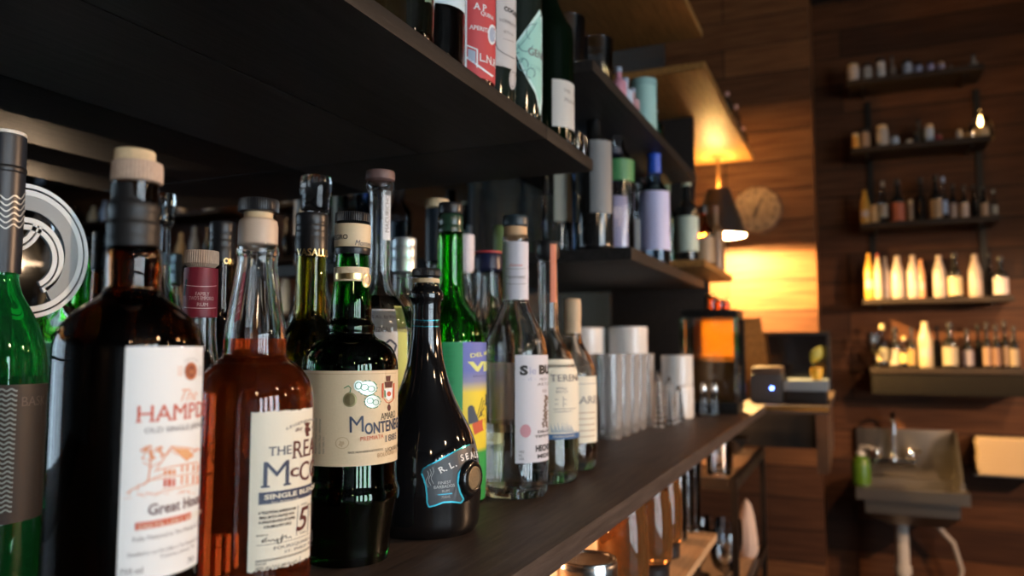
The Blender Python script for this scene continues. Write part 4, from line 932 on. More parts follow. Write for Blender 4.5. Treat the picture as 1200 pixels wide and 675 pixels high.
# glass display case
gc = root('glass_case', (-.347, 2.17, CT), 'black framed glass display case on the counter before the lit wall', 'display case')
gx, gy, gh = .07, .065, zat(362, 2.03)-CT
bx('base', M_BLACKMET, -gx, gx, -gy, gy, 0, .03, parent=gc, bev=.002); bx('top', M_BLACKMET, -gx-.003, gx+.003, -gy-.003, gy+.003, gh-.022, gh, parent=gc, bev=.002)
for sx in (-1, 1):
    for sy in (-1, 1): bx('post', M_CHROME if sy < 0 else M_BLACKMET, sx*gx-.006, sx*gx+.006, sy*gy-.006, sy*gy+.006, .03, gh-.022, parent=gc)
M_AMBP = thin('lamp-dimming amber pane', (.92, .84, .66))  # amber tint put in to dim lamplight passing through the case
M_WALLGLOW = bpy.data.materials.new('stand-in for lit wall'); M_WALLGLOW.use_nodes = True; nt = M_WALLGLOW.node_tree; nt.nodes.clear()
o_ = nt.nodes.new('ShaderNodeOutputMaterial'); tl = nt.nodes.new('ShaderNodeBsdfTranslucent'); tl.inputs[0].default_value = (.55, .36, .12, 1); nt.links.new(tl.outputs[0], o_.inputs[0])  # added translucent panel imitates the lit wall seen through the case
bx('wall_glow_panel', M_WALLGLOW, -gx+.007, gx-.007, gy-.003, gy-.001, gh*.505, gh-.022, parent=gc); bx('pane', M_AMBP, -gx+.007, gx-.007, -gy-.001, -gy+.001, .03, gh-.022, parent=gc); bx('pane', M_THIN, gx-.001, gx+.001, -gy+.007, gy-.007, .03, gh-.022, parent=gc)
bx('shelf_board', M_BROWN, -gx+.004, gx-.004, -gy+.01, gy-.004, gh*.52, gh*.52+.006, parent=gc); bx('lower_panel', P('dark amber panel', (.10, .05, .02), .4), -gx+.007, gx-.007, gy-.004, gy+.002, .03, gh*.5, parent=gc)
zt = CT+gh
for px, d, r, h_, lb in ((834, 2.10, .016, .045, 'small lit jar on top of the glass case, left of three'), (843, 2.12, .018, .034, 'middle lit jar on top of the glass case'), (851, 2.12, .013, .028, 'right-hand tiny jar on top of the glass case')):
    x, y = spot(px, d); b = LP('glass_jar', x, y, zt, lb, 'jar'); b.part('glass_body', [(0, 0), (r*.9, 0), (r, .004), (r, h_*.75), (r*.8, h_*.82), (0, h_*.82)], T_AMBER, 20); b.part('lid', [(0, h_*.82), (r*.85, h_*.82), (r*.85, h_), (0, h_)], P('brass', (.5, .32, .1)), 20)
bx_ = tag(bx('slim_tray', M_STEEL, -.045, .045, -.02, .02, 0, .004), 'flat steel lid resting on top of the glass case', 'lid'); bx_.location = (-.39, 2.195, zt)
# till corner: receipt printer, dark screen, keyboard tray, yellow cup, leaf
def atY(px, y): return -(y*tan(PSI-atan((px-600)/FPX)))
yp = 2.60; x0, x1 = atY(877, yp), atY(914, yp)
pr = root('receipt_printer', ((x0+x1)/2, yp+.08, CT), 'dark grey receipt printer with a small blue light', 'printer'); w = (x1-x0)/2; ph = on(895, 430, y=yp).z-CT
bm = bmesh.new(); box(bm, -w, w, -.08, .08, 0, ph*.80, bev=.006); mk('body', bm, P('dark grey plastic', (.05, .052, .06), .4), pr); bm = bmesh.new(); box(bm, -w*.95, w*.95, -.06, .078, ph*.80, ph, bev=.008); mk('lid', bm, P('brown grey plastic', (.09, .06, .045), .4), pr)
led = on(904.5, 455, y=yp-.001); bm = bmesh.new(); lathe(bm, [(0, -.003), (.0045, -.003), (.0045, .001), (.003, .003), (0, .0035)], 16)
lo = mk('indicator_light', bm, P('blue indicator', (.1, .2, 1), .3, emit=(.12, .22, 1), es=30), pr); lo.location = (led.x-pr.location.x, -.081, led.z-CT); lo.rotation_euler.x = pi/2
x0, x1 = atY(917, yp), atY(966, yp); kb = root('till_drawer', ((x0+x1)/2, yp+.09, CT), 'low black till box with pale blue-grey edge right of the printer', 'till'); w = (x1-x0)/2; zh = on(940, 446, y=yp).z-CT
bx('body', M_BLACKCAP, -w, w, -.08, .1, 0, zh*.55, parent=kb, bev=.003); bx('tray', P('pale blue grey metal', (.34, .42, .50), .3, .5), -w-.004, w+.004, -.088, .1, zh*.55, zh, parent=kb, bev=.002)
zk = CT+zh; p = on(957, 440, y=yp+.05)
b = LP('yellow_cup', p.x, yp+.05, zk, 'small yellow cup on the till beside the black screen', 'cup'); hc = on(957, 431, y=yp+.05).z-zk
b.part('cup_body', [(0, .001), (.016, 0), (.019, hc), (.0175, hc), (.0155, .004), (0, .004)], P('yellow ceramic', (.75, .42, .04), .4), 24); 
q0, q1 = on(951, 425, y=yp+.05), on(958, 405, y=yp+.06)
b2 = LP('leaf_sprig', p.x, yp+.05, zk+.0045, 'green leaf sprig standing in the yellow cup', 'plant'); O = Vector((p.x, yp+.05, zk+.0045))
bm = bmesh.new(); tube(bm, [(0, 0, 0), (0, 0, .03), tuple(q0-O)], .0012, 6); mk('stem', bm, P('leaf green', (.16, .22, .03), .5), b2.o)
bm = bmesh.new(); A, B = q0-O, q1-O+Vector((.012, 0, 0)); ax = (B-A); sd = Vector((ax.z, .3*ax.z, -ax.x)).normalized()
rows = []
for i in range(9):
    t = i/8; wd = .019*sin(pi*min(1, t*1.02+.02))**.8; cpt = A+ax*t+Vector((0, -.006*sin(pi*t), 0)); rows.append([bm.verts.new(cpt+sd*wd*u+Vector((0, .004*abs(u), 0))) for u in (-1, -.5, 0, .5, 1)])
for a_, c_ in zip(rows, rows[1:]):
    for k in range(4): bm.faces.new((a_[k], a_[k+1], c_[k+1], c_[k]))
lf = mk('leaf', bm, P('yellow green leaf', (.30, .30, .04), .5, bump=.2), b2.o, recalc=False); md = lf.modifiers.new('thick', 'SOLIDIFY'); md.thickness = .0008
ys = 2.92; x0, x1, zz0, zz1 = atY(886, ys), atY(972, ys), CT, on(925, 389, y=ys).z
sc = root('black_screen', ((x0+x1)/2, ys, CT), 'black till screen standing before the lit wall', 'screen'); w = (x1-x0)/2
bx('panel', M_BLACKCAP, -w, w, -.012, .012, .03, zz1-CT, parent=sc, bev=.004); bx('display', P('unlit display', (.006, .006, .008), .12), -w+.012, w-.012, -.0135, -.0118, .045, zz1-CT-.012, parent=sc); bx('foot', M_BLACKCAP, -.06, .06, -.05, .06, 0, .008, parent=sc); bx('stand', M_BLACKCAP, -.025, .025, .0, .02, .008, .05, parent=sc)
bq = root('wooden_board', (atY(884, 2.80), 2.80, CT), 'brown wooden board leaning behind the printer', 'board')
bm = bmesh.new(); zb = on(885, 372, y=2.8).z-CT; wl = .06
vs = [(-wl, -.008, 0), (wl*.9, -.008, 0), (wl*.25, .05, zb), (-wl*.7, .05, zb)]
f0 = [bm.verts.new(v) for v in vs]; f1 = [bm.verts.new((v[0], v[1]+.014, v[2])) for v in vs]
bm.faces.new(f0); bm.faces.new(list(reversed(f1)))
for k in range(4): bm.faces.new((f0[k], f0[(k+1) % 4], f1[(k+1) % 4], f1[k]))
mk('board', bm, M_BROWN, bq, smooth=False)

# ================================================================== THE CLOCK
p = on(887.5, 247, y=WY2); ck = root('wall_clock', (p.x, WY2, p.z), 'round wood slice clock on the lit plank wall beside the lamp', 'clock'); rc_ = abs(atY(916, WY2)-atY(861, WY2))/2
bm = bmesh.new(); n = 60; prev = None; fr = []
for k in range(n):
    a = 2*pi*k/n; rr = rc_*(1+.025*sin(k*2.4)+.02*sin(k*1.1+1)); fr.append((rr*cos(a), rr*sin(a)))
v0 = [bm.verts.new((x, -.025, z)) for x, z in fr]; v1 = [bm.verts.new((x*.98, 0, z*.98)) for x, z in fr]; bm.faces.new(v0); bm.faces.new(list(reversed(v1)))
for k in range(n): bm.faces.new((v0[k], v0[(k+1) % n], v1[(k+1) % n], v1[k]))
mk('clock_face', bm, wood('pale wood slice', (.20, .12, .06), (.42, .27, .15), 2, stretch=3, scale=30), ck, sharp=60)
bm = bmesh.new(); bark = [(x*1.03, z*1.03) for x, z in fr]
v = [[bm.verts.new((x*s_, y_, z*s_)) for x, z in fr] for s_, y_ in ((1.0, -.026), (1.05, -.02), (1.05, -.001), (1.0, -.001))]
for a_, c_ in zip(v, v[1:]):
    for k in range(n): bm.faces.new((a_[k], a_[(k+1) % n], c_[(k+1) % n], c_[k]))
mk('bark_rim', bm, P('bark', (.14, .08, .045), .8, bump=.8, bscale=120), ck)
bm = bmesh.new()
for a, l, w in ((62, .62, .006), (-112, .42, .008)):
    a = radians(a); ca, sa = cos(a), sin(a)
    q = [(-w, -.05*rc_), (w, -.05*rc_), (w*.5, l*rc_), (-w*.5, l*rc_)]
    f0 = [bm.verts.new((x*sa+y*ca, -.030, -x*ca+y*sa)) for x, y in q]; f1 = [bm.verts.new((x*sa+y*ca, -.0275, -x*ca+y*sa)) for x, y in q]
    bm.faces.new(f0); bm.faces.new(list(reversed(f1)))
    for k in range(4): bm.faces.new((f0[k], f0[(k+1) % 4], f1[(k+1) % 4], f1[k]))
mk('hands', bm, P('dark clock hand', (.05, .03, .02), .5), ck, smooth=False)
bm = bmesh.new()
for k in range(12):
    a = radians(30*k); c = Vector((.8*rc_*cos(a), 0, .8*rc_*sin(a))); box(bm, c.x-.005, c.x+.005, -.0265, -.0245, c.z-.005, c.z+.005)
mk('hour_marks', bm, P('dark clock hand', (.05, .03, .02)), ck, smooth=False)

# ================================================================== THE WALL OF BOTTLES
SY = 3.55
def rowz(y): return on(1090, y, y=3.63).z
ROWS = [(89, 1002, 1168, 'top'), (170, 1004, 1172, 'second'), (260, 1012, 1178, 'middle'), (350, 1012, 1190, 'fourth'), (431, 1018, 1200, 'lowest')]
ORD = ('first', 'second', 'third', 'fourth', 'fifth', 'sixth', 'seventh', 'eighth', 'ninth', 'tenth', 'eleventh', 'twelfth', 'thirteenth', 'fourteenth')
ST = root('shelf_standard', (atY(1026, WY), WY-.006, 1.6), 'black metal upright behind the left ends of the wall shelves', 'shelf upright'); bx('rail', M_BLACKMET, -.012, .012, -.006, .006, 0, rowz(89)-1.6-.05, parent=ST)
ST = root('shelf_standard', (atY(1156, WY), WY-.006, 1.6), 'black metal upright behind the right ends of the wall shelves', 'shelf upright'); bx('rail', M_BLACKMET, -.012, .012, -.006, .006, 0, rowz(89)-1.6-.05, parent=ST)
M_WSH = wood('dark wall shelf wood', (.012, .008, .006), (.035, .022, .014), 0, .6)
for i, (y, p0, p1, nm) in enumerate(ROWS):
    z = rowz(y); t = .022 if i < 4 else .10; x0, x1 = atY(p0, SY), atY(p1, SY)
    r_ = root('wall_shelf', ((x0+x1)/2, SY+.097, z), '%s of the five dark shelves on the plank wall above the sink' % ('%s shelf' % nm if i else 'topmost shelf'), 'shelf', 'shelves on the plank wall')
    bx('board', M_WSH, -(x1-x0)/2, (x1-x0)/2, -.097, .097, -.022, 0, parent=r_, bev=.002)
    if i == 4: bx('fascia', P('black brown board', (.006, .005, .004), .7, spec=.15), -(x1-x0)/2+.004, (x1-x0)/2-.004, -.09, .097, -.11, -.0225, parent=r_, bev=.003)
    else:
        for q in (-.75, .75): bx('bracket', M_BLACKMET, q*(x1-x0)/2-.006, q*(x1-x0)/2+.006, -.06, .097, -.032, -.0225, parent=r_)
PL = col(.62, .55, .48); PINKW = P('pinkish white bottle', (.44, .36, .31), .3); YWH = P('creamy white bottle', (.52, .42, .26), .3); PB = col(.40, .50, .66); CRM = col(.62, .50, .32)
def kind_jar(px, w, yt, row, c, lb): return ('jar', px, w, yt, row, c, lb)
ITEMS = [
 # top row
 ('jar', 1010, 15, 74, 0, col(.50, .42, .38), 'dull white'), ('jar', 1027, 13, 73, 0, col(.45, .40, .36), 'grey-beige'), ('jar', 1043, 12, 67, 0, col(.52, .50, .50), 'tall pale grey'), ('dark', 1057, 9, 64, 0, col(.20, .15, .12), 'dim brown'),
 ('jar', 1075, 13, 69, 0, col(.42, .46, .56), 'blue-grey'), ('jar', 1089, 10, 73, 0, col(.36, .38, .55), 'small blue'), ('jar', 1103, 9, 71, 0, col(.40, .38, .60), 'small violet'), ('jar', 1116, 9, 71, 0, col(.38, .36, .52), 'squat violet'), ('dark', 1128, 7, 74, 0, col(.2, .2, .2), 'tiny dark'), ('dark', 1155, 11, 62, 0, col(.25, .25, .25), 'lone dark'),
 # second row
 ('jar', 1010, 10, 156, 1, col(.60, .30, .06), 'small orange'), ('jar', 1021, 13, 150, 1, col(.42, .26, .16), 'tan brown'), ('jar', 1042, 15, 146, 1, col(.48, .42, .38), 'grey-white'), ('jar', 1057, 10, 157, 1, PB, 'small pale blue'), ('jar', 1074, 9, 163, 1, PL, 'low white'),
 ('dark', 1086, 12, 140, 1, col(.05, .05, .05), 'black'), ('jar', 1098, 12, 145, 1, PB, 'blue-white'), ('jar', 1109, 9, 156, 1, col(.22, .02, .04), 'dark red'), ('jar', 1125, 6, 162, 1, col(.5, .3, .28), 'tiny pink'), ('jar', 1134, 8, 151, 1, col(.55, .52, .52), 'narrow white'), ('jar', 1143, 7, 154, 1, col(.5, .38, .26), 'narrow beige'),
 # middle row
 ('white', 1018, 12, 222, 2, P('yellow and lamplight-tinted bottle', (.55, .30, .05), .3), 'yellow'), ('jar', 1030, 12, 240, 2, col(.60, .42, .24), 'beige'), ('clear', 1040, 10, 212, 2, col(.3, .26, .22), 'narrow clear'), ('lab', 1057, 17, 210, 2, col(.42, .10, .05), 'red-labelled'), ('jar', 1072, 8, 234, 2, col(.34, .22, .14), 'dull brown'), ('dark', 1085, 12, 208, 2, col(.05, .04, .04), 'black'),
 ('lab', 1103, 15, 205, 2, col(.36, .24, .14), 'brown-labelled'), ('clear', 1112, 9, 207, 2, col(.35, .48, .72), 'blue-labelled'), ('lab', 1123, 10, 215, 2, col(.60, .45, .38), 'short-labelled'), ('lab', 1136, 10, 216, 2, col(.62, .50, .44), 'pink-white labelled'), ('dark', 1148, 9, 216, 2, col(.05, .04, .04), 'slim black'), ('lab', 1160, 9, 218, 2, col(.50, .38, .30), 'slim labelled'), ('clear', 1171, 9, 222, 2, col(.45, .45, .40), 'pale clear'),
 # fourth row
 ('white', 1020.5, 12, 297, 3, P('yellow and lamplight-tinted bottle', (.75, .45, .08)), 'lamplight-tinted white'), ('white', 1031, 10, 297, 3, YWH, 'red-topped white'), ('white', 1039, 11, 301, 3, PINKW, 'pinkish white'), ('white', 1054, 16, 300, 3, PINKW, 'broad white'), ('white', 1072, 15, 299, 3, PINKW, 'printed white'), ('white', 1081.5, 10, 304, 3, P('peach bottle', (.62, .30, .16), .3), 'peach'), ('white', 1103, 16, 299, 3, PINKW, 'tall white'),  # lamp's yellow is put into the first white bottle's colour
 ('lab', 1121, 17, 296, 3, P('cream yellow paper', (.66, .52, .30), .6), 'cream-labelled dark'), ('white', 1145, 17, 298, 3, PINKW, 'banded white'), ('dark', 1162, 11, 296, 3, col(.01, .015, .06), 'navy'), ('lab', 1175, 18, 300, 3, col(.62, .54, .54), 'white-labelled dark'),
 # lowest row
 ('clear', 1033, 13, 380, 4, col(.6, .5, .25), 'lamplight-tinted clear'), ('lab', 1048, 15, 384, 4, col(.72, .60, .46), 'two-tone labelled'), ('clear', 1058, 10, 394, 4, col(.65, .45, .15), 'small amber'), ('lab', 1067, 10, 384, 4, col(.62, .40, .12), 'gold-labelled'), ('white', 1083, 18, 377, 4, YWH, 'tall cream'), ('dark', 1097, 10, 382, 4, col(.03, .03, .03), 'slim black'),  # lamplight is put into the first bottle's label and cap colour
 ('lab', 1112, 18, 378, 4, col(.66, .56, .38), 'cream-labelled black'), ('lab', 1132, 14, 386, 4, col(.52, .46, .52), 'lilac-labelled black'), ('dark', 1145, 10, 380, 4, col(.03, .03, .03), 'plain black'), ('lab', 1155, 10, 378, 4, col(.50, .32, .22), 'tan-labelled black'), ('lab', 1166, 10, 380, 4, col(.36, .20, .14), 'brown-labelled black'), ('lab', 1176, 10, 376, 4, col(.42, .28, .18), 'beige-labelled black'), ('lab', 1187, 11, 382, 4, col(.50, .40, .30), 'pale-labelled black')]
cnt = {}
for kind, px, w, yt, row, c, lb in ITEMS:
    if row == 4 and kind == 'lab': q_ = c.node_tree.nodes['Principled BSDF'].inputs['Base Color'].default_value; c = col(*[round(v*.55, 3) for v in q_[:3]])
    zb = rowz(ROWS[row][0]); yy = 3.635 + (.035 if kind == 'dark' else (0, .012, -.012)[int(px) % 3]); x = atY(px, yy); d = Vector((x, yy, 0)).dot(FH)
    r = w/2*d*cos(PIT)/FPX*cos(atan((px-600)/FPX)); h = on(px, yt, y=yy).z - zb
    cnt[row] = cnt.get(row, 0)+1; pos = ORD[cnt[row]-1]
    lab = '%s %s, %s from the left on the %s wall shelf' % (lb, 'jar' if kind == 'jar' else 'bottle', pos, ROWS[row][3])
    if kind == 'jar':
        b = LP('shelf_jar', x, yy, zb, lab, 'jar', 'jars on the wall shelves'); b.part('body', [(0, .001), (r*.9, 0), (r, .004), (r, h*.78), (r*.8, h*.84), (0, h*.84)], c, 20); b.part('lid', [(0, h*.84), (r*.85, h*.84), (r*.85, h*.84), (r*.85, h), (0, h)], M_BLACKCAP if px % 2 else M_TANWOOD, 20)
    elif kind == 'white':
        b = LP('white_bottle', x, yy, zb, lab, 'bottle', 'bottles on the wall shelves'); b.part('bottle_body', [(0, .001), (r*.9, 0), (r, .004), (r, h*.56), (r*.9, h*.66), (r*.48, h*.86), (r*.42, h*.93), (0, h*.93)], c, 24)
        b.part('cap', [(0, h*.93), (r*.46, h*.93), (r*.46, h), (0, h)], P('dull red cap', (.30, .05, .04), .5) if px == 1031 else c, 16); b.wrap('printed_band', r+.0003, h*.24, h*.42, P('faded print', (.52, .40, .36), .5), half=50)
    else:
        gm = {'lab': M_DKG, 'dark': M_DKG, 'clear': T_CLEAR}[kind]
        if kind == 'dark' and row in (0, 1): gm = c
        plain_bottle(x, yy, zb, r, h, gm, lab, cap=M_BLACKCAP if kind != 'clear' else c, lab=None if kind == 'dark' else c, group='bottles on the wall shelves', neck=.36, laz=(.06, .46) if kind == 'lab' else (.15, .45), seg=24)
# candle jar and stemmed glass
cx_ = atY(1160, 3.62); b = LP('candle_jar', cx_, 3.62, rowz(170), 'glowing candle in a bell-shaped glass at the right end of the second wall shelf', 'candle')
hj = on(1160, 128, y=3.62).z-rowz(170); rj = .048
b.part('glass_bell', [(rj, .001), (rj, .004), (rj*.95, hj*.5), (rj*.55, hj*.72), (.010, hj*.80), (.012, hj*.9), (.010, hj), (0, hj)], M_THIN); b.part('wax', [(0, .001), (rj*.6, .001), (rj*.6, .05), (0, .05)], P('candle wax', (.8, .6, .35), .5)); b.part('flame', [(0, .055), (.008, .065), (.007, .08), (0, .105)], P('flame', (1, .6, .2), .5, emit=(1, .55, .18), es=40), 14)
cx_ = atY(1024, 3.60); b = LP('stemmed_glass', cx_, 3.60, rowz(431), 'small stemmed glass at the left end of the lowest wall shelf', 'glass'); b.part('bowl', [(.003, .055), (.018, .07), (.026, .10), (.027, .145), (.0255, .145), (.0245, .10), (.016, .073), (0, .064)], T_CLEAR); b.part('stem', [(0, 0), (.024, 0), (.024, .003), (.004, .008), (.003, .055), (0, .058)], T_CLEAR)
# ------------------------------------------------------------------ a second bay, met only in the mirror
for bay, (X0, X1) in enumerate(((1.05, 1.75), (2.05, 2.85), (3.1, 3.9))):
    for i, y in enumerate((89, 170, 260, 350)):
        z = rowz(y); r_ = root('wall_shelf', ((X0+X1)/2, SY+.097, z), 'dark wall shelf of the farther bays, met only as a reflection in the mirror', 'shelf', 'reflected wall shelves'); bx('board', M_WSH, -(X1-X0)/2, (X1-X0)/2, -.097, .097, -.022, 0, parent=r_)
        n = 7; q = R.choice((0, 1, 2))
        for k in range(n):
            if R.random() < .12: continue
            x = X0+.06+k*(X1-X0-.12)/(n-1); cc = R.choice((PINKW, PB, CRM, M_DKG, PL, M_DKG)); hh = R.uniform(.20, .29) if i > 1 else R.uniform(.11, .18)
            b = LP('shelf_bottle', x, 3.635, z, 'bottle on the farther wall shelves, met only as a reflection in the mirror', 'bottle', 'reflected bottles'); rr = R.uniform(.028, .036)
            b.part('bottle_body', [(0, .001), (rr, 0), (rr, hh*.55), (rr*.42, hh*.75), (rr*.4, hh), (0, hh)], cc, 16)

# ================================================================== SINK CORNER
z_ = lambda py, y: on(1050, py, y=y).z
yb = 3.71; yf = 3.37
sx0, sx1 = atY(999, yb), atY(1112, yb); fx0, fx1 = atY(981, yf), atY(1128, yf)
zr = z_(574, yf); zbk = z_(503, yb); zbt = z_(588, yf)
sk = root('hand_sink', ((sx0+sx1)/2, WY, zr), 'stainless steel wall-hung hand sink under the shelves', 'sink'); ox = (sx0+sx1)/2
def L(x): return x-ox
bm = bmesh.new(); box(bm, L(sx0), L(sx1), -.03, 0, 0, zbk-zr, bev=.004); mk('backsplash', bm, M_STEEL, sk)
bm = bmesh.new()   # rim with a recessed bowl
X0, X1, Y0, Y1 = L(sx0)-.01, L(fx1), yf-WY, -.031; bw = .035
o4 = [(X0, Y0), (X1, Y0), (X1, Y1), (X0, Y1)]; i4 = [(X0+bw, Y0+bw), (X1-bw, Y0+bw), (X1-bw, Y1-.06), (X0+bw, Y1-.06)]; l4 = [(x*.85+.02, y*.9-.02) for x, y in i4]
rg = [[bm.verts.new((x, y, z)) for x, y in q] for q, z in ((o4, -(zr-zbt)), (o4, 0), (i4, 0), (l4, -.11))]
for a_, c_ in zip(rg, rg[1:]):
    for k in range(4): bm.faces.new((a_[k], a_[(k+1) % 4], c_[(k+1) % 4], c_[k]))
bm.faces.new(rg[-1])
mk('basin_rim', bm, M_STEEL, sk, sharp=20); 
bm = bmesh.new(); u4 = [(x*1.02, y*1.02) for x, y in i4]; w4 = [(x*.62+.02, y*.7-.05) for x, y in i4]
rg = [[bm.verts.new((x, y, z)) for x, y in q] for q, z in ((u4, -(zr-zbt)), (u4, -.10), (w4, -.15))]
for a_, c_ in zip(rg, rg[1:]):
    for k in range(4): bm.faces.new((a_[k], a_[(k+1) % 4], c_[(k+1) % 4], c_[k]))
bm.faces.new(rg[-1]); mk('bowl', bm, M_STEEL, sk, sharp=20)
bm = bmesh.new(); box(bm, L(sx1)-.012, L(sx1)+.006, -.28, -.03, 0, .02); v = [(-.03, zbk-zr), (-.03, 0), (-.25, 0), (-.25, .03), (-.10, zbk-zr)]
f0 = [bm.verts.new((L(sx1)-.004, y, z)) for y, z in v]; f1 = [bm.verts.new((L(sx1)+.004, y, z)) for y, z in v]; bm.faces.new(f0); bm.faces.new(list(reversed(f1)))
for k in range(5): bm.faces.new((f0[k], f0[(k+1) % 5], f1[(k+1) % 5], f1[k]))
mk('side_splash', bm, M_STEEL, sk, smooth=False)
fc = bpy.data.objects.new('faucet', None); COL.objects.link(fc); fc.parent = sk; yq = yb-.03
fx, fz = L(atY(1041, yq)), z_(541, yq)-zr; fc.location = (fx, -.03, fz)
ht = z_(480, yq)-z_(541, yq)
bm = bmesh.new(); box(bm, -.085, .085, -.035, 0, -.02, .012, bev=.006); mk('faucet_body', bm, M_CHROME, fc)
bm = bmesh.new(); tube(bm, [(0, -.03, 0), (0, -.03, ht*.7)] + [(0, -.03-.045*(1-cos(t)), ht*.7+.05*sin(t)) for t in (.4, .8, 1.2, 1.57, 2.0, 2.5, 2.9)] + [(0, -.122, ht*.55)], .009, 12); lathe(bm, [(0, 0), (.016, 0), (.016, .02), (.010, .03), (0, .03)], 16, c=(0, -.03, 0)); mk('spout', bm, M_CHROME, fc)
for sx_ in (-1, 1):
    bm = bmesh.new(); lathe(bm, chaikin([(0, 0), (.02, 0), (.02, .03), (.014, .045), (0, .048)], 1), 18, c=(sx_*.066, -.03, .012)); tube(bm, [(sx_*.066, -.03, .05), (sx_*.085, -.055, .054), (sx_*.095, -.075, .05)], [.006, .006, .008], 8); mk('handle', bm, M_CHROME, fc)
M_PIPE = P('grey white pipe', (.50, .46, .42), .4)
px_ = L(atY(1047, 3.55)); bm = bmesh.new(); tube(bm, [(px_, -.2, -.14), (px_, -.2, -.55)], .026, 16); lathe(bm, [(.026, -.36), (.032, -.36), (.032, -.33), (.026, -.33)], 20, c=(px_, -.2, 0)); lathe(bm, [(.02, -.155), (.04, -.155), (.04, -.145), (.02, -.145)], 20, c=(px_, -.2, 0)); mk('drain_pipe', bm, M_PIPE, sk)
bm = bmesh.new(); tube(bm, [(px_+.05, -.12, -.11), (px_+.12, -.12, -.16), (px_+.19, -.12, -.24), (px_+.215, -.12, -.34), (px_+.20, -.12, -.45), (px_+.15, -.12, -.58)], .010, 10); mk('supply_hose', bm, P('grey hose', (.34, .30, .27), .5), sk)
# soap on the rim
x, y = atY(986, 3.45), 3.45; x = sx0+.012; 
sp_ = LP('soap_bottle', x, 3.45, zr, 'green soap bottle with white pump at the left of the sink', 'soap bottle')
hs = z_(516, 3.8)-zr
sp_.part('bottle_body', [(0, .001), (.032, 0), (.036, .005), (.036, hs*.6), (.026, hs*.74), (.016, hs*.8), (0, hs*.8)], P('green soap', (.09, .20, .015), .25, trans=.2), 28); bm = bmesh.new(); lathe(bm, [(0, hs*.8), (.017, hs*.8), (.017, hs*.9), (.006, hs*.92), (.006, hs*1.04), (0, hs*1.04)], 18); tube(bm, [(0, 0, hs*1.03), (.03, -.02, hs*1.05), (.045, -.03, hs*1.02)], [.008, .007, .005], 8); mk('pump', bm, P('pump white', (.6, .56, .5), .4), sp_.o)
# folded towels in a wall tray
tx0, tx1 = atY(1137, 3.60), atY(1212, 3.60); zt0, zt1 = on(1165, 557, y=3.60).z, on(1165, 515, y=3.60).z
tw = root('towel_tray', ((tx0+tx1)/2, WY, zt0), 'metal wall tray of cream folded paper towels right of the sink', 'towel tray'); w = (tx1-tx0)/2; hh = zt1-zt0
bx('tray', M_STEEL, -w-.01, w+.01, -.16, 0, -.004, .002, parent=tw); 
pass
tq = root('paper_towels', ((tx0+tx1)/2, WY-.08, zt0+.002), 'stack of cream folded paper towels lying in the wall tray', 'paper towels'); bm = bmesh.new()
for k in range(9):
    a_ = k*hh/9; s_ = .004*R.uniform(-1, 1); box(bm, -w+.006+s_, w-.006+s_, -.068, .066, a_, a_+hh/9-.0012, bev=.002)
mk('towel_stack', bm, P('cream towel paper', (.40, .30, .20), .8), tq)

# ================================================================== UNDER THE COUNTER
Z1 = EYE-.352
us = root('under_shelf', (-.45, .62, Z1-.014), 'light wood shelf under the counter edge holding jars', 'shelf')
bx('board', M_PLY, -.245, .205, -1.3, .91, 0, .014, parent=us, bev=.002)
bx('bracket', M_BLACKMET, -.2, .19, .80, .82, -.03, -.0005, parent=us)
tray = root('cutting_board', (-.335, .62, Z1), 'round-cornered brown board lying flat on the light wood shelf', 'board'); bm = bmesh.new(); box(bm, -.07, .08, -.15, .15, 0, .008, bev=.003); mk('board', bm, M_BROWN, tray)
# silver-lidded jar
p = on(687, 675, z=Z1+.03); x, y = stand(686, -.275); b = LP('lidded_jar', x, y, Z1, 'clear jar with stacked ring-shaped silver lid under the counter edge', 'jar'); zl = zat(640, .92)-Z1
b.part('glass_body', [(0, .002), (.034, 0), (.036, .005), (.036, zl-.045), (.030, zl-.03), (0, zl-.03)], T_CLEAR, 36)
b.part('lid', [(0, zl-.034), (.034, zl-.034), (.036, zl-.032), (.036, zl-.024), (.0335, zl-.022), (.0335, zl-.019), (.0335, zl-.006), (.0325, zl-.004), (.0325, zl), (.029, zl), (.029, zl-.002), (0, zl-.002)], P('bright tin', (.68, .66, .64), .22, 1), 48)
T_AMB2 = P('brown jar glass', (.42, .20, .07), .04, trans=.8, spec=.3)
for px, X, r, h, lb in ((727, -.30, .036, .135, 'brown glass jar just behind the silver-lidded one under the counter'), (757, -.295, .036, .135, 'second brown glass jar under the counter'), (775, -.30, .030, .13, 'third, slimmer brown glass jar under the counter')):
    x, y = stand(px, X); b = LP('brown_jar', x, y, Z1, lb, 'jar'); b.part('glass_body', [(0, .026), (r*.9, .026), (r, .032), (r, h*.8), (r*.88, h*.9), (r*.88, h), (r*.84, h), (r*.84, h*.9), (r*.93, h*.8), (r*.93, .036), (0, .034)], T_AMB2, 32); b.part('foot', [(0, 0), (r*.8, 0), (r*.85, .003), (r*.85, .02), (r*.95, .026), (0, .026)], M_BLACKCAP, 32)
for k, (px, lb) in enumerate(((786, 'clear stemless glass nearest the brown jars on the light shelf'), (795, 'clear stemless glass second past the brown jars'), (803, 'clear stemless glass third past the brown jars'))):
    x, y = stand(px, -.31); small_glass('stemless_glass', x, y, Z1, .026, .12, lb)
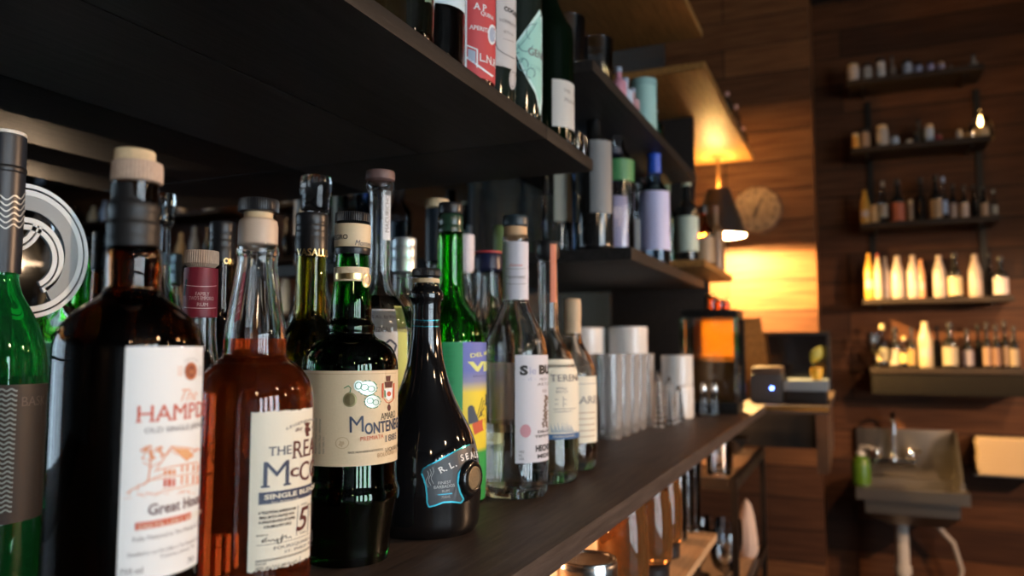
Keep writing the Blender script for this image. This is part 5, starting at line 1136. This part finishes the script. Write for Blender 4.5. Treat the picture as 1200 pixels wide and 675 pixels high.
# wire rack with two levels
ry0, ry1, rx0, rx1 = 1.84, 2.44, -.66, -.247; ZU, ZL = EYE-.303, EYE-.585
rk = root('metal_rack', ((rx0+rx1)/2, (ry0+ry1)/2, 0), 'black framed two-level metal rack with wooden boards under the counter end', 'rack'); ax_, ay_ = (rx1-rx0)/2, (ry1-ry0)/2
for sx_ in (-1, 1):
    for sy_ in (-1, 1): bx('leg', P('bronze metal', (.03, .02, .014), .4, .6), sx_*ax_-.007*(1+sx_), sx_*ax_+.007*(1-sx_), sy_*ay_-.007, sy_*ay_+.007, 0, ZU+.01, parent=rk)
for zq in (ZU, ZL):
    bx('rack_board', M_PLY, -ax_+.002, ax_-.0145, -ay_+.008, ay_-.008, zq-.012, zq, parent=rk); 
    bx('rail', MATS['bronze metal'], -ax_, ax_-.015, -ay_-.004, -ay_+.007, zq-.022, zq+.004, parent=rk); bx('rail', MATS['bronze metal'], ax_-.0138, ax_, -ay_+.0075, ay_-.0075, zq-.02, zq+.003, parent=rk)
for k, (x, y, lb) in enumerate(((-.30, 1.92, 'front right clear glass on the upper rack board'), (-.37, 1.92, 'front middle clear glass on the upper rack board'), (-.44, 1.92, 'front left clear glass on the upper rack board'), (-.31, 2.02, 'second-line right clear glass on the upper rack board'), (-.39, 2.03, 'second-line left clear glass on the upper rack board'))):
    small_glass('rocks_glass', x, y, ZU, .031, .085, lb)
b = LP('dark_bowl', -.345, 2.30, ZU, 'dark glass bowl at the far end of the upper rack board', 'bowl'); b.part('bowl_body', [(0, .003), (.04, 0), (.06, .02), (.075, .05), (.072, .05), (.055, .022), (.036, .008), (0, .008)], M_DKG, 32)
for k, (x, y, lb) in enumerate(((-.29, 1.92, 'front right goblet on the lower rack board'), (-.37, 1.93, 'front middle goblet on the lower rack board'), (-.45, 1.92, 'front left goblet on the lower rack board'), (-.30, 2.05, 'second-line right goblet on the lower rack board'), (-.38, 2.06, 'second-line left goblet on the lower rack board'))):
    b = LP('goblet', x, y, ZL, lb, 'glass'); b.part('bowl', [(.004, .05), (.028, .065), (.036, .10), (.033, .15), (.0315, .15), (.034, .10), (.026, .068), (0, .058)], M_THIN, 28); b.part('stem', [(0, 0), (.03, 0), (.03, .003), (.005, .008), (.004, .05), (0, .055)], M_THIN, 24)
b = LP('paper_cone', -.285, 2.30, ZL, 'pale folded cloth standing upright at the far end of the lower rack', 'cloth'); b.part('cloth', [(0, 0), (.03, 0), (.028, .06), (.016, .14), (0, .16)], P('pale pink cloth', (.55, .40, .32), .8), 10)

# ================================================================== THE AISLE BEHIND THE CAMERA
for i, (x, y, lb) in enumerate(((1.2, -1.0, 'assumed bare bulb pendant over the near end of the aisle'), (1.2, .4, 'assumed bare bulb pendant over the middle of the aisle'), (1.3, 1.6, 'assumed bare bulb pendant over the far end of the aisle'), (2.6, -.6, 'assumed bare bulb pendant by the second window'), (2.6, 1.2, 'assumed bare bulb pendant by the fourth window'))):  # unseen bulbs assumed for the warm dot highlights on the bottles
    b = LP('added_pendant_lamp', x, y, 3.0, lb, 'lamp'); b.part('bulb', [(0, -.88), (.024, -.865), (.032, -.835), (.02, -.80), (.014, -.785), (0, -.785)], P('added pendant bulb', (1, .8, .5), .4, emit=(1, .70, .42), es=150), 20)
    bm = bmesh.new(); tube(bm, [(0, 0, 0), (0, 0, -.77)], .003, 6); lathe(bm, [(0, -.785), (.018, -.785), (.018, -.73), (0, -.72)], 16); mk('cord', bm, M_BLACKCAP, b.o)
    point('assumed_pendant_light', (x, y, 2.165-.06), (1, .66, .36), PENDANT_W, .03)
struct(bx('wall_light_blocker', M_DARKWALL, 1.75, 4.0, 2.0, 2.1, 0, 3.0))  # unseen wall added to block window light from the plank wall

b = LP('added_wall_sconce', 1.66, 2.05, 1.75, 'unseen black shaded wall lamp added for warm light on the end of the added light-blocking wall across the aisle', 'lamp')  # unseen lamp added to warm the under-counter area and sink wall
b.part('lamp_shade', [(.102, 0), (.105, 0), (.05, .16), (0, .165), (0, .16), (.047, .157), (.102, 0)], MATS['black lampshade'], 32, n=0)
b.part('bulb', [(0, .012), (.018, .02), (.022, .04), (.012, .065), (0, .075)], MATS['lit bulb'], 16); bm = bmesh.new(); tube(bm, [(0, 0, .16), (.0, 0, .20), (.04, 0, .22), (.10, 0, .22)], .007, 8); mk('arm', bm, M_BLACKMET, b.o)
point('added_sconce_light', (1.66, 2.05, 1.749), (1, .60, .34), SCONCE_W, .010)
b = LP('added_spotlight', 1.25, 1.45, 3.0, 'unseen black spotlight added over the aisle to brighten the sink wall', 'lamp')
aim = Vector((.48, 3.7, .98)); o3 = Vector((1.25, 1.45, 2.80)); dr = (aim-o3).normalized()  # this spotlight is added to lift the dark sink wall
bm = bmesh.new(); tube(bm, [(0, 0, 0), (0, 0, -.16)], .01, 8); lathe(bm, [(0, 0), (.04, 0), (.04, -.02), (0, -.02)], 20); mk('stem', bm, M_BLACKMET, b.o)
bm = bmesh.new(); lathe(bm, [(0, -.08), (.045, -.08), (.05, .04), (.046, .04), (.042, -.07), (0, -.07)], 28); hd = mk('lamp_head', bm, M_BLACKMET, b.o); hd.matrix_local = Matrix.Translation((0, 0, -.20)) @ Vector((0, 0, 1)).rotation_difference(dr).to_matrix().to_4x4()
l = bpy.data.lights.new('added_spot_light', 'SPOT'); l.energy = SPOT_W; l.color = (1, .60, .32); l.spot_size = radians(34); l.spot_blend = .7; l.shadow_soft_size = .02
o = bpy.data.objects.new('added_spot_light', l); COL.objects.link(o); o.location = o3 + dr*.05; o.rotation_euler = dr.to_track_quat('-Z', 'Y').to_euler()
# a lit soffit over the farther bays
bx('ceiling_beam', M_BROWN, 1.45, 2.35, 3.0, 3.75, 2.62, 2.999)['kind'] = 'structure'
b = LP('added_pendant_lamp', 1.95, 3.15, 2.62, 'assumed small bare bulb hanging under the soffit of the farther bays', 'lamp'); b.part('bulb', [(0, -.22), (.02, -.20), (.02, -.17), (.01, -.14), (0, -.14)], MATS['added pendant bulb'], 16); bm = bmesh.new(); tube(bm, [(0, 0, 0), (0, 0, -.14)], .004, 6); mk('cord', bm, M_BLACKCAP, b.o)  # bulb assumed, to light the soffit orange in the mirror
point('assumed_soffit_light', (1.95, 3.10, 2.36), (1, .5, .2), 5, .03)

b = LP('added_pendant_lamp', 2.9, 2.75, 3.0, 'unseen cool white globe lamp added to light the reflected wall bays', 'lamp'); b.part('globe', [(0, -.62), (.05, -.60), (.07, -.54), (.05, -.48), (0, -.46)], P('cool globe', (.9, .95, 1), .4, emit=(.7, .85, 1), es=6), 24); bm = bmesh.new(); tube(bm, [(0, 0, 0), (0, 0, -.46)], .004, 6); mk('cord', bm, M_BLACKCAP, b.o)
point('added_globe_light', (2.9, 2.75, 2.30), (.70, .84, 1), 6, .06)  # added fill, stands in for window light on the reflected bays
